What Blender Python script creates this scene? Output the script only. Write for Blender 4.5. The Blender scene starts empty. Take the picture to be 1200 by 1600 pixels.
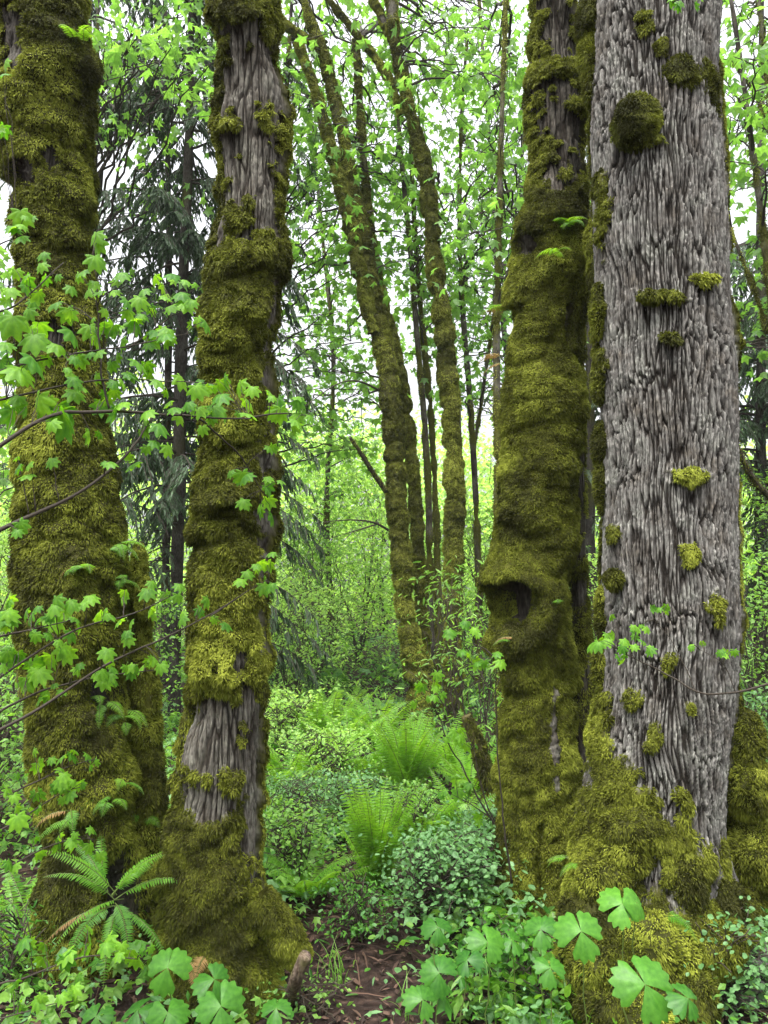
import bpy, math, random
import numpy as np

rng = np.random.default_rng(11)
random.seed(5)
SC = bpy.context.scene
COL = SC.collection

# ------------------------------------------------------------------ camera
PITCH = math.radians(6.0)
CAM = np.array([0.0, 0.0, 1.6])
LENS, SENS = 26.0, 36.0
FPX = LENS / SENS * 1600.0
cam_d = bpy.data.cameras.new('camera')
cam_d.sensor_fit = 'VERTICAL'; cam_d.sensor_height = SENS; cam_d.lens = LENS
cam_d.clip_start = 0.05; cam_d.clip_end = 1000
cam = bpy.data.objects.new('camera', cam_d); COL.objects.link(cam)
cam.location = CAM; cam.rotation_euler = (math.radians(90) + PITCH, 0, 0)
SC.camera = cam

# ------------------------------------------------------------------ sky, sun, exposure
SUN_EL, SUN_ROT = math.radians(70), math.radians(205)
world = bpy.data.worlds.new('World'); SC.world = world; world.use_nodes = True
wt = world.node_tree; wn = wt.nodes; wl = wt.links
bg = wn['Background']
sky = wn.new('ShaderNodeTexSky'); sky.sky_type = 'NISHITA'; sky.sun_disc = False
sky.sun_elevation = SUN_EL; sky.sun_rotation = SUN_ROT; sky.dust_density = 3.0
hsv = wn.new('ShaderNodeHueSaturation'); hsv.inputs['Saturation'].default_value = 0.12   # cloud layer: grey-white
wl.new(sky.outputs[0], hsv.inputs['Color'])
wtc = wn.new('ShaderNodeTexCoord'); wsp = wn.new('ShaderNodeSeparateXYZ'); wmr = wn.new('ShaderNodeMapRange')   # overcast: brighter overhead than at the horizon
wl.new(wtc.outputs['Generated'], wsp.inputs[0]); wl.new(wsp.outputs['Z'], wmr.inputs['Value'])
wmr.inputs['From Min'].default_value = 0.0; wmr.inputs['From Max'].default_value = 1.0; wmr.inputs['To Min'].default_value = 0.30; wmr.inputs['To Max'].default_value = 1.7
wmx = wn.new('ShaderNodeMix'); wmx.data_type = 'RGBA'; wmx.blend_type = 'MULTIPLY'; wmx.inputs[0].default_value = 1
wl.new(hsv.outputs[0], wmx.inputs[6]); wl.new(wmr.outputs[0], wmx.inputs[7])
wl.new(wmx.outputs[2], bg.inputs['Color']); bg.inputs['Strength'].default_value = 0.15
sun_d = bpy.data.lights.new('sun', 'SUN'); sun_d.energy = 1.5; sun_d.angle = math.radians(40); sun_d.color = (1, 0.96, 0.9)
sun = bpy.data.objects.new('sun', sun_d); COL.objects.link(sun)
# bright part of the overcast: almost overhead, slightly behind the camera
sun.rotation_euler = (math.radians(90) - SUN_EL, 0, math.radians(180) - SUN_ROT)
SC.view_settings.view_transform = 'Standard'; SC.view_settings.look = 'None'
SC.view_settings.exposure = 1.82; SC.view_settings.gamma = 1.0
SC.cycles.max_bounces = 8; SC.cycles.diffuse_bounces = 4; SC.cycles.transmission_bounces = 6
SC.cycles.use_denoising = True
SC.cycles.use_adaptive_sampling = True

# ------------------------------------------------------------------ projection helpers
FW = np.array([0, math.cos(PITCH), math.sin(PITCH)]); UP = np.array([0, -math.sin(PITCH), math.cos(PITCH)])
def at(px, py, Y):
    d = np.array([1.0, 0, 0]) * (px - 600) / FPX + UP * (800 - py) / FPX + FW
    return CAM + d * (Y / d[1])
def proj(P):
    q = P - CAM
    z = np.maximum(q @ FW, 1e-3)
    return 600 + q[..., 0] / z * FPX, 800 - (q @ UP) / z * FPX

# ------------------------------------------------------------------ noise
def _h(ix, iy, iz, s):
    with np.errstate(over='ignore'):
        h = ix.astype(np.uint32) * np.uint32(374761393) + iy.astype(np.uint32) * np.uint32(668265263) + iz.astype(np.uint32) * np.uint32(2147483647) + np.uint32((s * 974634777 + 12345) & 0xffffffff)
        h = (h ^ (h >> np.uint32(13))) * np.uint32(1274126177)
        h = (h ^ (h >> np.uint32(16))) * np.uint32(2246822519)
        h = h ^ (h >> np.uint32(15))
    return (h & np.uint32(0xffffff)).astype(np.float64) / 0xffffff
def vn(P, s=0):
    f = np.floor(P); t = P - f; i = f.astype(np.int64); t = t * t * t * (t * (t * 6 - 15) + 10)
    r = 0
    for dx in (0, 1):
        wx = t[..., 0] if dx else 1 - t[..., 0]
        for dy in (0, 1):
            wy = t[..., 1] if dy else 1 - t[..., 1]
            for dz in (0, 1):
                wz = t[..., 2] if dz else 1 - t[..., 2]
                r = r + wx * wy * wz * _h(i[..., 0] + dx, i[..., 1] + dy, i[..., 2] + dz, s)
    return r
def fbm(P, o=3, s=0):
    a, r, n = 1.0, 0, 0
    for k in range(o):
        r = r + a * vn(P * 2 ** k + k * 7.3, s + k); n += a; a *= 0.5
    return r / n
def worley(P, s=0):
    f = np.floor(P).astype(np.int64); f1 = np.full(P.shape[:-1], 9.0); f2 = f1.copy(); cid = np.zeros_like(f1)
    for dx in (-1, 0, 1):
        for dy in (-1, 0, 1):
            for dz in (-1, 0, 1):
                x, y, z = f[..., 0] + dx, f[..., 1] + dy, f[..., 2] + dz
                h1, h2, h3 = _h(x, y, z, s), _h(x, y, z, s + 1), _h(x, y, z, s + 2)
                d = np.sqrt((x + h1 - P[..., 0]) ** 2 + (y + h2 - P[..., 1]) ** 2 + (z + h3 - P[..., 2]) ** 2)
                n1 = d < f1
                f2 = np.where(n1, f1, np.minimum(f2, d)); cid = np.where(n1, h1, cid); f1 = np.where(n1, d, f1)
    return f1, f2, cid
def sst(a, b, x):
    t = np.clip((x - a) / (b - a), 0, 1); return t * t * (3 - 2 * t)
def unit(v):
    return v / np.maximum(np.linalg.norm(v, axis=-1, keepdims=True), 1e-9)

# ------------------------------------------------------------------ materials
def new_mat(name):
    m = bpy.data.materials.new(name); m.use_nodes = True
    return m, m.node_tree.nodes, m.node_tree.links, m.node_tree.nodes['Principled BSDF']
def attr(n, name):
    a = n.new('ShaderNodeAttribute'); a.attribute_name = name; return a.outputs['Fac']
def ramp(n, l, fac, stops):
    r = n.new('ShaderNodeValToRGB'); e = r.color_ramp.elements
    while len(e) < len(stops): e.new(0.5)
    for k, (p, c) in enumerate(stops):
        e[k].position = p; e[k].color = (*c, 1)
    l.new(fac, r.inputs['Fac']); return r.outputs['Color']
def leaf_mat(name, lo, hi, trans=0.5, rough=0.42, tcol=(1.9, 1.85, 1.0), spec=0.4):
    m, n, l, p = new_mat(name)
    c0 = ramp(n, l, attr(n, 'tint'), [(0, lo), (1, hi)])
    tc = n.new('ShaderNodeTexCoord'); nz = n.new('ShaderNodeTexNoise'); nz.inputs['Scale'].default_value = 55; nz.inputs['Detail'].default_value = 5
    l.new(tc.outputs['Object'], nz.inputs['Vector'])
    mo = n.new('ShaderNodeMix'); mo.data_type = 'RGBA'; mo.blend_type = 'MULTIPLY'; mo.inputs[0].default_value = 1
    l.new(c0, mo.inputs[6]); l.new(ramp(n, l, nz.outputs['Fac'], [(0.3, (0.72, 0.78, 0.7)), (0.7, (1.25, 1.18, 1.2))]), mo.inputs[7]); c = mo.outputs[2]
    b = n.new('ShaderNodeBump'); b.inputs['Strength'].default_value = 0.35; b.inputs['Distance'].default_value = 0.004
    l.new(nz.outputs['Fac'], b.inputs['Height']); l.new(b.outputs[0], p.inputs['Normal'])
    l.new(c, p.inputs['Base Color']); p.inputs['Roughness'].default_value = rough
    p.inputs['Specular IOR Level'].default_value = spec
    t = n.new('ShaderNodeBsdfTranslucent'); mx = n.new('ShaderNodeMixShader'); mx.inputs[0].default_value = trans
    mul = n.new('ShaderNodeMix'); mul.data_type = 'RGBA'; mul.blend_type = 'MULTIPLY'; mul.inputs[0].default_value = 1
    l.new(c, mul.inputs[6]); mul.inputs[7].default_value = (*(tcol or (2.2, 1.9, 1.0)), 1); mul.clamp_result = True
    l.new(mul.outputs[2], t.inputs['Color'])
    l.new(p.outputs[0], mx.inputs[1]); l.new(t.outputs[0], mx.inputs[2])
    l.new(mx.outputs[0], n['Material Output'].inputs['Surface'])
    return m
def bark_mat(name, lo, hi, moss=(0.075, 0.078, 0.012), scale=1.0):
    m, n, l, p = new_mat(name)
    tc = n.new('ShaderNodeTexCoord')
    nz = n.new('ShaderNodeTexNoise'); nz.inputs['Scale'].default_value = 95 * scale; nz.inputs['Detail'].default_value = 6
    mp = n.new('ShaderNodeMapping'); mp.inputs['Scale'].default_value = (1, 1, 0.28); l.new(tc.outputs['Object'], mp.inputs['Vector'])
    l.new(mp.outputs[0], nz.inputs['Vector'])
    nb = n.new('ShaderNodeTexNoise'); nb.inputs['Scale'].default_value = 3; nb.inputs['Detail'].default_value = 4
    l.new(tc.outputs['Object'], nb.inputs['Vector'])
    base = ramp(n, l, attr(n, 'tint'), [(0, lo), (1, hi)])
    v = ramp(n, l, nz.outputs['Fac'], [(0.3, (0.42, 0.41, 0.40)), (0.5, (0.9, 0.9, 0.9)), (0.72, (1.45, 1.43, 1.4))])
    mu = n.new('ShaderNodeMix'); mu.data_type = 'RGBA'; mu.blend_type = 'MULTIPLY'; mu.inputs[0].default_value = 1
    l.new(base, mu.inputs[6]); l.new(v, mu.inputs[7])
    nl = n.new('ShaderNodeTexNoise'); nl.inputs['Scale'].default_value = 7; nl.inputs['Detail'].default_value = 7; nl.inputs['Roughness'].default_value = 0.7
    l.new(tc.outputs['Object'], nl.inputs['Vector'])
    tone = n.new('ShaderNodeMix'); tone.data_type = 'RGBA'; tone.blend_type = 'MULTIPLY'; tone.inputs[0].default_value = 1      # damp brown and pale lichened patches
    l.new(mu.outputs[2], tone.inputs[6]); l.new(ramp(n, l, nl.outputs['Fac'], [(0.34, (0.64, 0.59, 0.53)), (0.5, (1, 1, 1)), (0.64, (1.3, 1.36, 1.3))]), tone.inputs[7])
    mu = tone
    mm = n.new('ShaderNodeMix'); mm.data_type = 'RGBA'; l.new(attr(n, 'moss'), mm.inputs[0])
    l.new(mu.outputs[2], mm.inputs[6])
    mc = ramp(n, l, nb.outputs['Fac'], [(0.35, tuple(x * 0.6 for x in moss)), (0.65, moss)])
    l.new(mc, mm.inputs[7])
    l.new(mm.outputs[2], p.inputs['Base Color'])
    p.inputs['Roughness'].default_value = 0.9; p.inputs['Specular IOR Level'].default_value = 0.12
    b = n.new('ShaderNodeBump'); b.inputs['Strength'].default_value = 1.0; b.inputs['Distance'].default_value = 0.009
    l.new(nz.outputs['Fac'], b.inputs['Height']); l.new(b.outputs[0], p.inputs['Normal'])
    return m
def plain_mat(name, lo, hi, rough=0.8):
    m, n, l, p = new_mat(name)
    l.new(ramp(n, l, attr(n, 'tint'), [(0, lo), (1, hi)]), p.inputs['Base Color'])
    p.inputs['Roughness'].default_value = rough; p.inputs['Specular IOR Level'].default_value = 0.25
    return m
def moss_mat(name, a, b, c):
    m, n, l, p = new_mat(name)
    col = ramp(n, l, attr(n, 'tint'), [(0.1, a), (0.5, b), (0.9, c)])
    l.new(col, p.inputs['Base Color']); p.inputs['Roughness'].default_value = 0.75; p.inputs['Specular IOR Level'].default_value = 0.15
    t = n.new('ShaderNodeBsdfTranslucent'); l.new(col, t.inputs['Color'])
    mx = n.new('ShaderNodeMixShader'); mx.inputs[0].default_value = 0.3
    l.new(p.outputs[0], mx.inputs[1]); l.new(t.outputs[0], mx.inputs[2])
    l.new(mx.outputs[0], n['Material Output'].inputs['Surface'])
    return m
M = {}
M['moss'] = moss_mat('moss', (0.034, 0.036, 0.006), (0.125, 0.142, 0.013), (0.31, 0.35, 0.045))
M['moss_far'] = moss_mat('moss_far', (0.042, 0.046, 0.009), (0.14, 0.155, 0.020), (0.30, 0.335, 0.05))
M['bark_grey'] = bark_mat('bark_grey', (0.020, 0.0165, 0.0135), (0.265, 0.255, 0.235))
M['bark_brown'] = bark_mat('bark_brown', (0.022, 0.017, 0.013), (0.20, 0.187, 0.160))
M['bark_dark'] = bark_mat('bark_dark', (0.03, 0.026, 0.022), (0.10, 0.09, 0.078), moss=(0.05, 0.05, 0.014))
M['twig'] = plain_mat('twig', (0.022, 0.017, 0.013), (0.075, 0.06, 0.042))
M['stem'] = plain_mat('green_stem', (0.07, 0.10, 0.02), (0.12, 0.17, 0.04), 0.5)
M['maple'] = leaf_mat('maple_leaf', (0.04, 0.15, 0.012), (0.16, 0.34, 0.025), 0.5, 0.5, (2.1, 1.9, 0.7), 0.25)
M['canopy'] = leaf_mat('canopy_leaf', (0.075, 0.185, 0.035), (0.16, 0.31, 0.07), 0.6)
M['shrub'] = leaf_mat('shrub_leaf', (0.08, 0.20, 0.03), (0.22, 0.40, 0.08), 0.5)
M['yellow'] = leaf_mat('light_leaf', (0.19, 0.36, 0.085), (0.36, 0.54, 0.17), 0.58)
M['blue'] = leaf_mat('bluish_leaf', (0.06, 0.16, 0.05), (0.15, 0.30, 0.11), 0.35, 0.5)
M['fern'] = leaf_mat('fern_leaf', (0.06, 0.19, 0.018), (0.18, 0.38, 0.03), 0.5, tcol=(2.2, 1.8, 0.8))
M['deadfern'] = leaf_mat('dry_fern', (0.16, 0.09, 0.03), (0.38, 0.27, 0.10), 0.3, 0.7, (1.3, 1.2, 1))
M['vanilla'] = leaf_mat('broad_leaf', (0.024, 0.105, 0.013), (0.085, 0.24, 0.024), 0.35, 0.42, None, 0.3)
M['needle'] = leaf_mat('conifer_needle', (0.022, 0.048, 0.021), (0.062, 0.115, 0.048), 0.25, 0.55, (1.5, 1.5, 1))
M['litter'] = plain_mat('litter', (0.02, 0.012, 0.009), (0.11, 0.065, 0.045), 0.8)
M['rotwood'] = bark_mat('rotten_wood', (0.05, 0.03, 0.02), (0.20, 0.15, 0.12))
M['wood'] = bark_mat('bare_wood', (0.12, 0.075, 0.045), (0.42, 0.36, 0.30))

# ------------------------------------------------------------------ mesh builder
class Geo:
    def __init__(s): s.v, s.t, s.m, s.c, s.n = [], [], [], [], 0
    def add(s, v, t, mat=0, tint=0.5):
        v = np.asarray(v, float); t = np.asarray(t, np.int64)
        s.v.append(v); s.t.append(t + s.n); s.m.append(np.full(len(t), mat, np.int32))
        s.c.append(np.broadcast_to(np.asarray(tint, float), (len(v),)).copy()); s.n += len(v)
    def obj(s, name, mats, parent=None, smooth=True):
        v, t = np.concatenate(s.v), np.concatenate(s.t)
        return mesh_obj(name, v, t, mats, parent, smooth, np.concatenate(s.m), {'tint': np.concatenate(s.c)})
def mesh_obj(name, v, f, mats, parent=None, smooth=True, mi=None, attrs=None):
    org = np.zeros(3)
    if parent is not None: org = np.array(parent['_org']) if '_org' in parent else np.zeros(3)
    me = bpy.data.meshes.new(name); k = f.shape[1]
    me.vertices.add(len(v)); me.vertices.foreach_set('co', (v - org).astype(np.float32).ravel())
    me.loops.add(f.size); me.loops.foreach_set('vertex_index', f.astype(np.int32).ravel())
    me.polygons.add(len(f)); me.polygons.foreach_set('loop_start', np.arange(0, f.size, k, dtype=np.int32))
    for m in mats: me.materials.append(m)
    if mi is not None: me.polygons.foreach_set('material_index', mi.astype(np.int32))
    me.polygons.foreach_set('use_smooth', np.full(len(f), smooth, bool))
    for a, d in (attrs or {}).items():
        at_ = me.attributes.new(a, 'FLOAT', 'POINT'); at_.data.foreach_set('value', d.astype(np.float32).ravel())
    me.update(calc_edges=True)
    o = bpy.data.objects.new(name, me); COL.objects.link(o)
    if parent is not None: o.parent = parent
    return o
def thing(name, label, cat, loc, group=None):
    o = bpy.data.objects.new(name, None); COL.objects.link(o); o.location = loc; o.empty_display_size = 0.1
    o['label'] = label; o['category'] = cat; o['_org'] = [float(x) for x in loc]
    if group: o['group'] = group
    return o
def sub(o, parent):                                    # hang a mesh under a part that sits at its thing's origin
    o.parent = parent
def tag(o, label, cat, group=None):
    o['label'] = label; o['category'] = cat
    if group: o['group'] = group
def tube(g, pts, rad, ns=6, mat=0, tint=0.5, cap=True):
    pts = np.asarray(pts, float); n = len(pts); rad = np.broadcast_to(np.asarray(rad, float), (n,))
    T = unit(np.gradient(pts, axis=0))
    ref = np.array([0.31, 0.9, 0.23]) if abs(T[0][1]) < 0.8 else np.array([1, 0.1, 0.2])
    e1 = unit(np.cross(T, ref)); e2 = np.cross(T, e1)
    a = np.linspace(0, 2 * math.pi, ns, endpoint=False)
    V = pts[:, None] + rad[:, None, None] * (np.cos(a)[None, :, None] * e1[:, None] + np.sin(a)[None, :, None] * e2[:, None])
    i = np.arange(n - 1)[:, None] * ns; j = np.arange(ns)[None]; j2 = (j + 1) % ns
    A, B, C, D = i + j, i + j2, i + ns + j2, i + ns + j
    t = np.concatenate([np.stack([A, B, C], -1).reshape(-1, 3), np.stack([A, C, D], -1).reshape(-1, 3)])
    V = V.reshape(-1, 3)
    if cap:
        V = np.concatenate([V, pts[:1], pts[-1:]]); jj = np.arange(ns)
        t = np.concatenate([t, np.stack([np.full(ns, n * ns), (jj + 1) % ns, jj], -1), np.stack([np.full(ns, n * ns + 1), (n - 1) * ns + jj, (n - 1) * ns + (jj + 1) % ns], -1)])
    g.add(V, t, mat, tint)
def curve(ctrl, n=24, sm=1.5):
    c = np.asarray(ctrl, float); d = np.r_[0, np.cumsum(np.linalg.norm(np.diff(c[:, :3], axis=0), axis=1))]
    if d[-1] <= 0: d = np.arange(len(c)).astype(float)
    u = np.linspace(0, d[-1], n); out = np.stack([np.interp(u, d, c[:, k]) for k in range(c.shape[1])], 1)
    return smooth1(out, n / max(len(c) - 1, 1) * 0.35 * sm / 1.5)
def smooth1(a, sig):
    if sig < 0.3: return a
    r = int(max(1, sig * 2.5)); k = np.exp(-0.5 * (np.arange(-r, r + 1) / sig) ** 2); k /= k.sum()
    # odd reflection keeps the ends in place
    lo = 2 * a[0] - a[1:r + 1][::-1] if len(a) > r else np.repeat(a[:1], r, 0)
    hi = 2 * a[-1] - a[-r - 1:-1][::-1] if len(a) > r else np.repeat(a[-1:], r, 0)
    p = np.concatenate([lo, a, hi])
    return np.stack([np.convolve(p[:, i], k, 'valid') for i in range(a.shape[1])], 1)

# ------------------------------------------------------------------ templates and scattering of leaves
def tmpl_maple(hi=True):
    lobes = [(0, 1.0), (37, 0.95), (76, 0.80), (118, 0.55)] if hi else [(0, 1.0), (48, 0.92), (100, 0.62)]
    L = sorted([(-a, r) for a, r in lobes if a] + lobes)
    ang, rad, ridge = [], [], []
    if hi: ang.append(L[0][0] - 22); rad.append(0.22); ridge.append(0)
    for k, (a, r) in enumerate(L):
        if hi: ang.append(a - 9); rad.append(r * 0.86); ridge.append(0.5)
        ang.append(a); rad.append(r); ridge.append(1)
        if hi: ang.append(a + 9); rad.append(r * 0.86); ridge.append(0.5)
        if k < len(L) - 1:
            a2, r2 = L[k + 1]; ang.append((a + a2) / 2); rad.append(min(r, r2) * (0.74 if hi else 0.66)); ridge.append(0)
    if hi: ang.append(L[-1][0] + 22); rad.append(0.22); ridge.append(0)
    a = np.radians(ang); r = np.array(rad); q = np.array(ridge)
    V = [np.zeros((1, 3))]
    for f in ((0.55, 1.0) if hi else (1.0,)):
        x, y = np.sin(a) * r * f * 0.95, np.cos(a) * r * f
        rr = r * f
        z = 0.10 * (q - 0.5) * f - 0.50 * rr ** 2 - 0.30 * x * x
        V.append(np.stack([x, y, z], 1))
    n = len(a); t = []
    for i in range(n - 1): t.append((0, 1 + i, 2 + i))
    if hi:
        for i in range(n - 1):
            t += [(1 + i, 1 + n + i, 2 + n + i), (1 + i, 2 + n + i, 2 + i)]
    V = np.concatenate(V); V[:, 0] *= -1
    dt = np.concatenate([[0.15]] + [(q - 0.5) * 0.28] * ((len(V) - 1) // n))
    return V, np.array(t), dt
T_MAPLE, T_MAPLO = tmpl_maple(True), tmpl_maple(False)
T_KITE = (np.array([[0, 0, 0], [0.30, 0.45, -0.05], [0, 1, -0.22], [-0.30, 0.45, -0.05], [0, 0.45, 0.05]]), np.array([[0, 1, 4], [1, 2, 4], [2, 3, 4], [3, 0, 4]]))
T_OVAL = (np.array([[0, 0, 0], [0.28, 0.2, 0.02], [0.40, 0.5, 0.02], [0.25, 0.82, -0.04], [0, 1, -0.12], [-0.25, 0.82, -0.04], [-0.40, 0.5, 0.02], [-0.28, 0.2, 0.02]]),
          np.array([[0, 1, 2], [0, 2, 3], [0, 3, 4], [0, 4, 5], [0, 5, 6], [0, 6, 7]]))
T_LANCE = (np.array([[0, 0, 0], [0.13, 0.35, 0.0], [0.1, 0.7, -0.06], [0, 1, -0.2], [-0.1, 0.7, -0.06], [-0.13, 0.35, 0.0]]), np.array([[0, 1, 2], [0, 2, 3], [0, 3, 4], [0, 4, 5]]))
T_TWO = (np.array([[0, 0, 0], [0.34, 0.5, -0.06], [0, 1, -0.16], [-0.34, 0.5, -0.06]]), np.array([[0, 1, 2], [0, 2, 3]]))
def scatter(g, tm, pos, ydir, nrm, size, mat=0, tint=0.5):
    V, T = tm[:2]; dt = tm[2] if len(tm) > 2 else 0.0; n = len(pos)
    if n == 0: return
    y = unit(np.asarray(ydir, float)); z = nrm - (nrm * y).sum(-1, keepdims=True) * y; z = unit(z); x = np.cross(y, z)
    size = np.broadcast_to(np.asarray(size, float), (n,))
    W = pos[:, None] + size[:, None, None] * (V[None, :, 0:1] * x[:, None] + V[None, :, 1:2] * y[:, None] + V[None, :, 2:3] * z[:, None])
    t = (T[None] + (np.arange(n) * len(V))[:, None, None]).reshape(-1, 3)
    tint = np.clip(np.broadcast_to(np.asarray(tint, float), (n,))[:, None] + (np.zeros(len(V)) + dt)[None], 0, 1).ravel()
    g.add(W.reshape(-1, 3), t, mat, tint)
def rdir(n): return unit(rng.normal(size=(n, 3)))
def leafdirs(n, droop=0.45, tilt=0.5):
    a = rng.uniform(0, 2 * math.pi, n); h = np.stack([np.cos(a), np.sin(a), np.zeros(n)], 1)
    y = h + np.array([0, 0, -1.0]) * (droop + rng.normal(0, 0.25, n))[:, None]
    z = np.array([0, 0, 1.0]) + rng.normal(0, tilt, (n, 3))
    return y, z

# ------------------------------------------------------------------ ground
def terrain(x, y):
    x = np.asarray(x, float); y = np.asarray(y, float)
    P = np.stack([x * 0.45, y * 0.45, np.zeros_like(x)], -1)
    h = (fbm(P, 3, 3) - 0.5) * 0.22 * sst(1.0, 4.0, np.hypot(x, y) * 0.7)
    h = h + 0.03 * np.clip(y - 7, 0, 40) - 0.04 * np.exp(-((x + 1.2) ** 2 + (y - 3.0) ** 2) / 0.5) - 0.06 * np.exp(-((x - 1.1) ** 2 + (y - 2.8) ** 2) / 0.5)
    h = h + 0.09 * (sst(0.25, 1.2, np.abs(x + 0.02 * y)) - 1) * np.exp(-((y - 3) / 3.5) ** 2)
    return h
def gz(x, y): return float(terrain(np.array([x]), np.array([y]))[0])
def gpt(px, Y):
    x = (px - 600) / FPX * (Y * math.cos(PITCH) * 0.93)      # good enough for things on the ground in the lower picture
    for _ in range(4):
        z = gz(x, Y); q = np.array([0, Y, z]) - CAM; x = (px - 600) / FPX * (q @ FW)
    return np.array([x, Y, gz(x, Y)])
def gpix(px, py):
    d = np.array([1.0, 0, 0]) * (px - 600) / FPX + UP * (800 - py) / FPX + FW
    lo, hi = 1.0, 60.0
    for _ in range(40):
        m = (lo + hi) / 2; p = CAM + d * m
        if p[2] > gz(p[0], p[1]): lo = m
        else: hi = m
    p = CAM + d * lo; p[2] = gz(p[0], p[1]); return p
def make_ground():
    def ax(n, a, b): 
        u = np.linspace(-1, 1, n); return np.sinh(u * a) / math.sinh(a) * b
    X = ax(360, 5.0, 160); Yv = 3.5 + ax(420, 5.0, 170)
    gx, gy = np.meshgrid(X, Yv); h = terrain(gx, gy)
    near = np.exp(-((gx) ** 2 + (gy - 3) ** 2) / 40)
    h = h + near * (fbm(np.stack([gx * 7, gy * 7, gx * 0], -1), 3, 9) - 0.5) * 0.05
    V = np.stack([gx, gy, h], -1).reshape(-1, 3); nx, ny = len(X), len(Yv)
    i = (np.arange(ny - 1)[:, None] * nx + np.arange(nx - 1)[None]).ravel()
    m, n, l, p = new_mat('forest_soil')
    tc = n.new('ShaderNodeTexCoord'); a = n.new('ShaderNodeTexNoise'); a.inputs['Scale'].default_value = 22; a.inputs['Detail'].default_value = 8
    b = n.new('ShaderNodeTexNoise'); b.inputs['Scale'].default_value = 1.6
    l.new(tc.outputs['Object'], a.inputs['Vector']); l.new(tc.outputs['Object'], b.inputs['Vector'])
    c1 = ramp(n, l, a.outputs['Fac'], [(0.3, (0.012, 0.008, 0.007)), (0.55, (0.028, 0.018, 0.014)), (0.75, (0.075, 0.048, 0.036))])
    p.inputs['Roughness'].default_value = 0.9; p.inputs['Specular IOR Level'].default_value = 0.1
    l.new(c1, p.inputs['Base Color'])
    bp = n.new('ShaderNodeBump'); bp.inputs['Strength'].default_value = 0.9; bp.inputs['Distance'].default_value = 0.03
    l.new(a.outputs['Fac'], bp.inputs['Height']); l.new(bp.outputs[0], p.inputs['Normal'])
    o = mesh_obj('ground', V, np.stack([i, i + 1, i + nx + 1, i + nx], -1), [m])
    o['kind'] = 'structure'
make_ground()

# ------------------------------------------------------------------ trunks
def rows_to_path(rows, Y, n, ztop=None, zbot=-0.25):
    """rows (py, left, right) of the outline -> axis points and radii at distance Y (number or function of py)."""
    r = np.array(rows, float); r = r[np.argsort(-r[:, 0])]
    Yf = Y if callable(Y) else (lambda py: Y)
    pts, rad = [], []
    for py, a, b in r:
        y = Yf(py); p = at((a + b) / 2, py, y); pts.append(p)
        rad.append((b - a) / 2 / FPX * ((p - CAM) @ FW))
    pts, rad = np.array(pts), np.array(rad)
    if zbot is not None and pts[0, 2] > zbot:
        pts = np.concatenate([[[pts[0, 0], pts[0, 1], zbot]], pts]); rad = np.r_[rad[0] * 1.12, rad]
    if ztop is not None and pts[-1, 2] < ztop:
        d = unit(pts[-1] - pts[-3]); d = unit(d + np.array([0, 0, 1.0])); k = (ztop - pts[-1, 2]) / d[2]
        pts = np.concatenate([pts, [pts[-1] + d * k]]); rad = np.r_[rad, rad[-1] * 0.85]
    c = curve(np.column_stack([pts, rad]), n, 1.0)
    return c[:, :3], c[:, 3]
def trunk_grid(path, rad, nu, disp, sag=1.0):
    T = unit(np.gradient(path, axis=0)); ref = np.array([0, 1.0, 0])
    e1 = unit(ref - (T @ ref)[:, None] * T); e2 = np.cross(T, e1)
    a = np.linspace(0, 2 * math.pi, nu, endpoint=False)
    N0 = np.cos(a)[None, :, None] * e1[:, None] + np.sin(a)[None, :, None] * e2[:, None]
    P0 = path[:, None] + rad[:, None, None] * N0
    px, py = proj(P0)
    front = ((CAM - P0) * N0).sum(-1) > -0.15
    d, moss, tint = disp(P0, N0, px, py, front, rad)
    P = P0 + N0 * d[..., None]
    P[..., 2] -= 0.75 * np.maximum(d, 0) * moss * sag
    return P, moss, tint
def grid_normals(P):
    du = np.roll(P, -1, 1) - np.roll(P, 1, 1); dv = np.gradient(P, axis=0)
    n = unit(np.cross(du, dv)); return n
def trunk_obj(name, P, moss, tint, mat, parent):
    nv, nu = P.shape[:2]; i = np.arange(nv - 1)[:, None] * nu; j = np.arange(nu)[None]; j2 = (j + 1) % nu
    f = np.stack([i + j, i + j2, i + nu + j2, i + nu + j], -1).reshape(-1, 4)
    return mesh_obj(name, P.reshape(-1, 3), f, [mat], parent, True, None, {'moss': moss.ravel(), 'tint': tint.ravel()})
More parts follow.
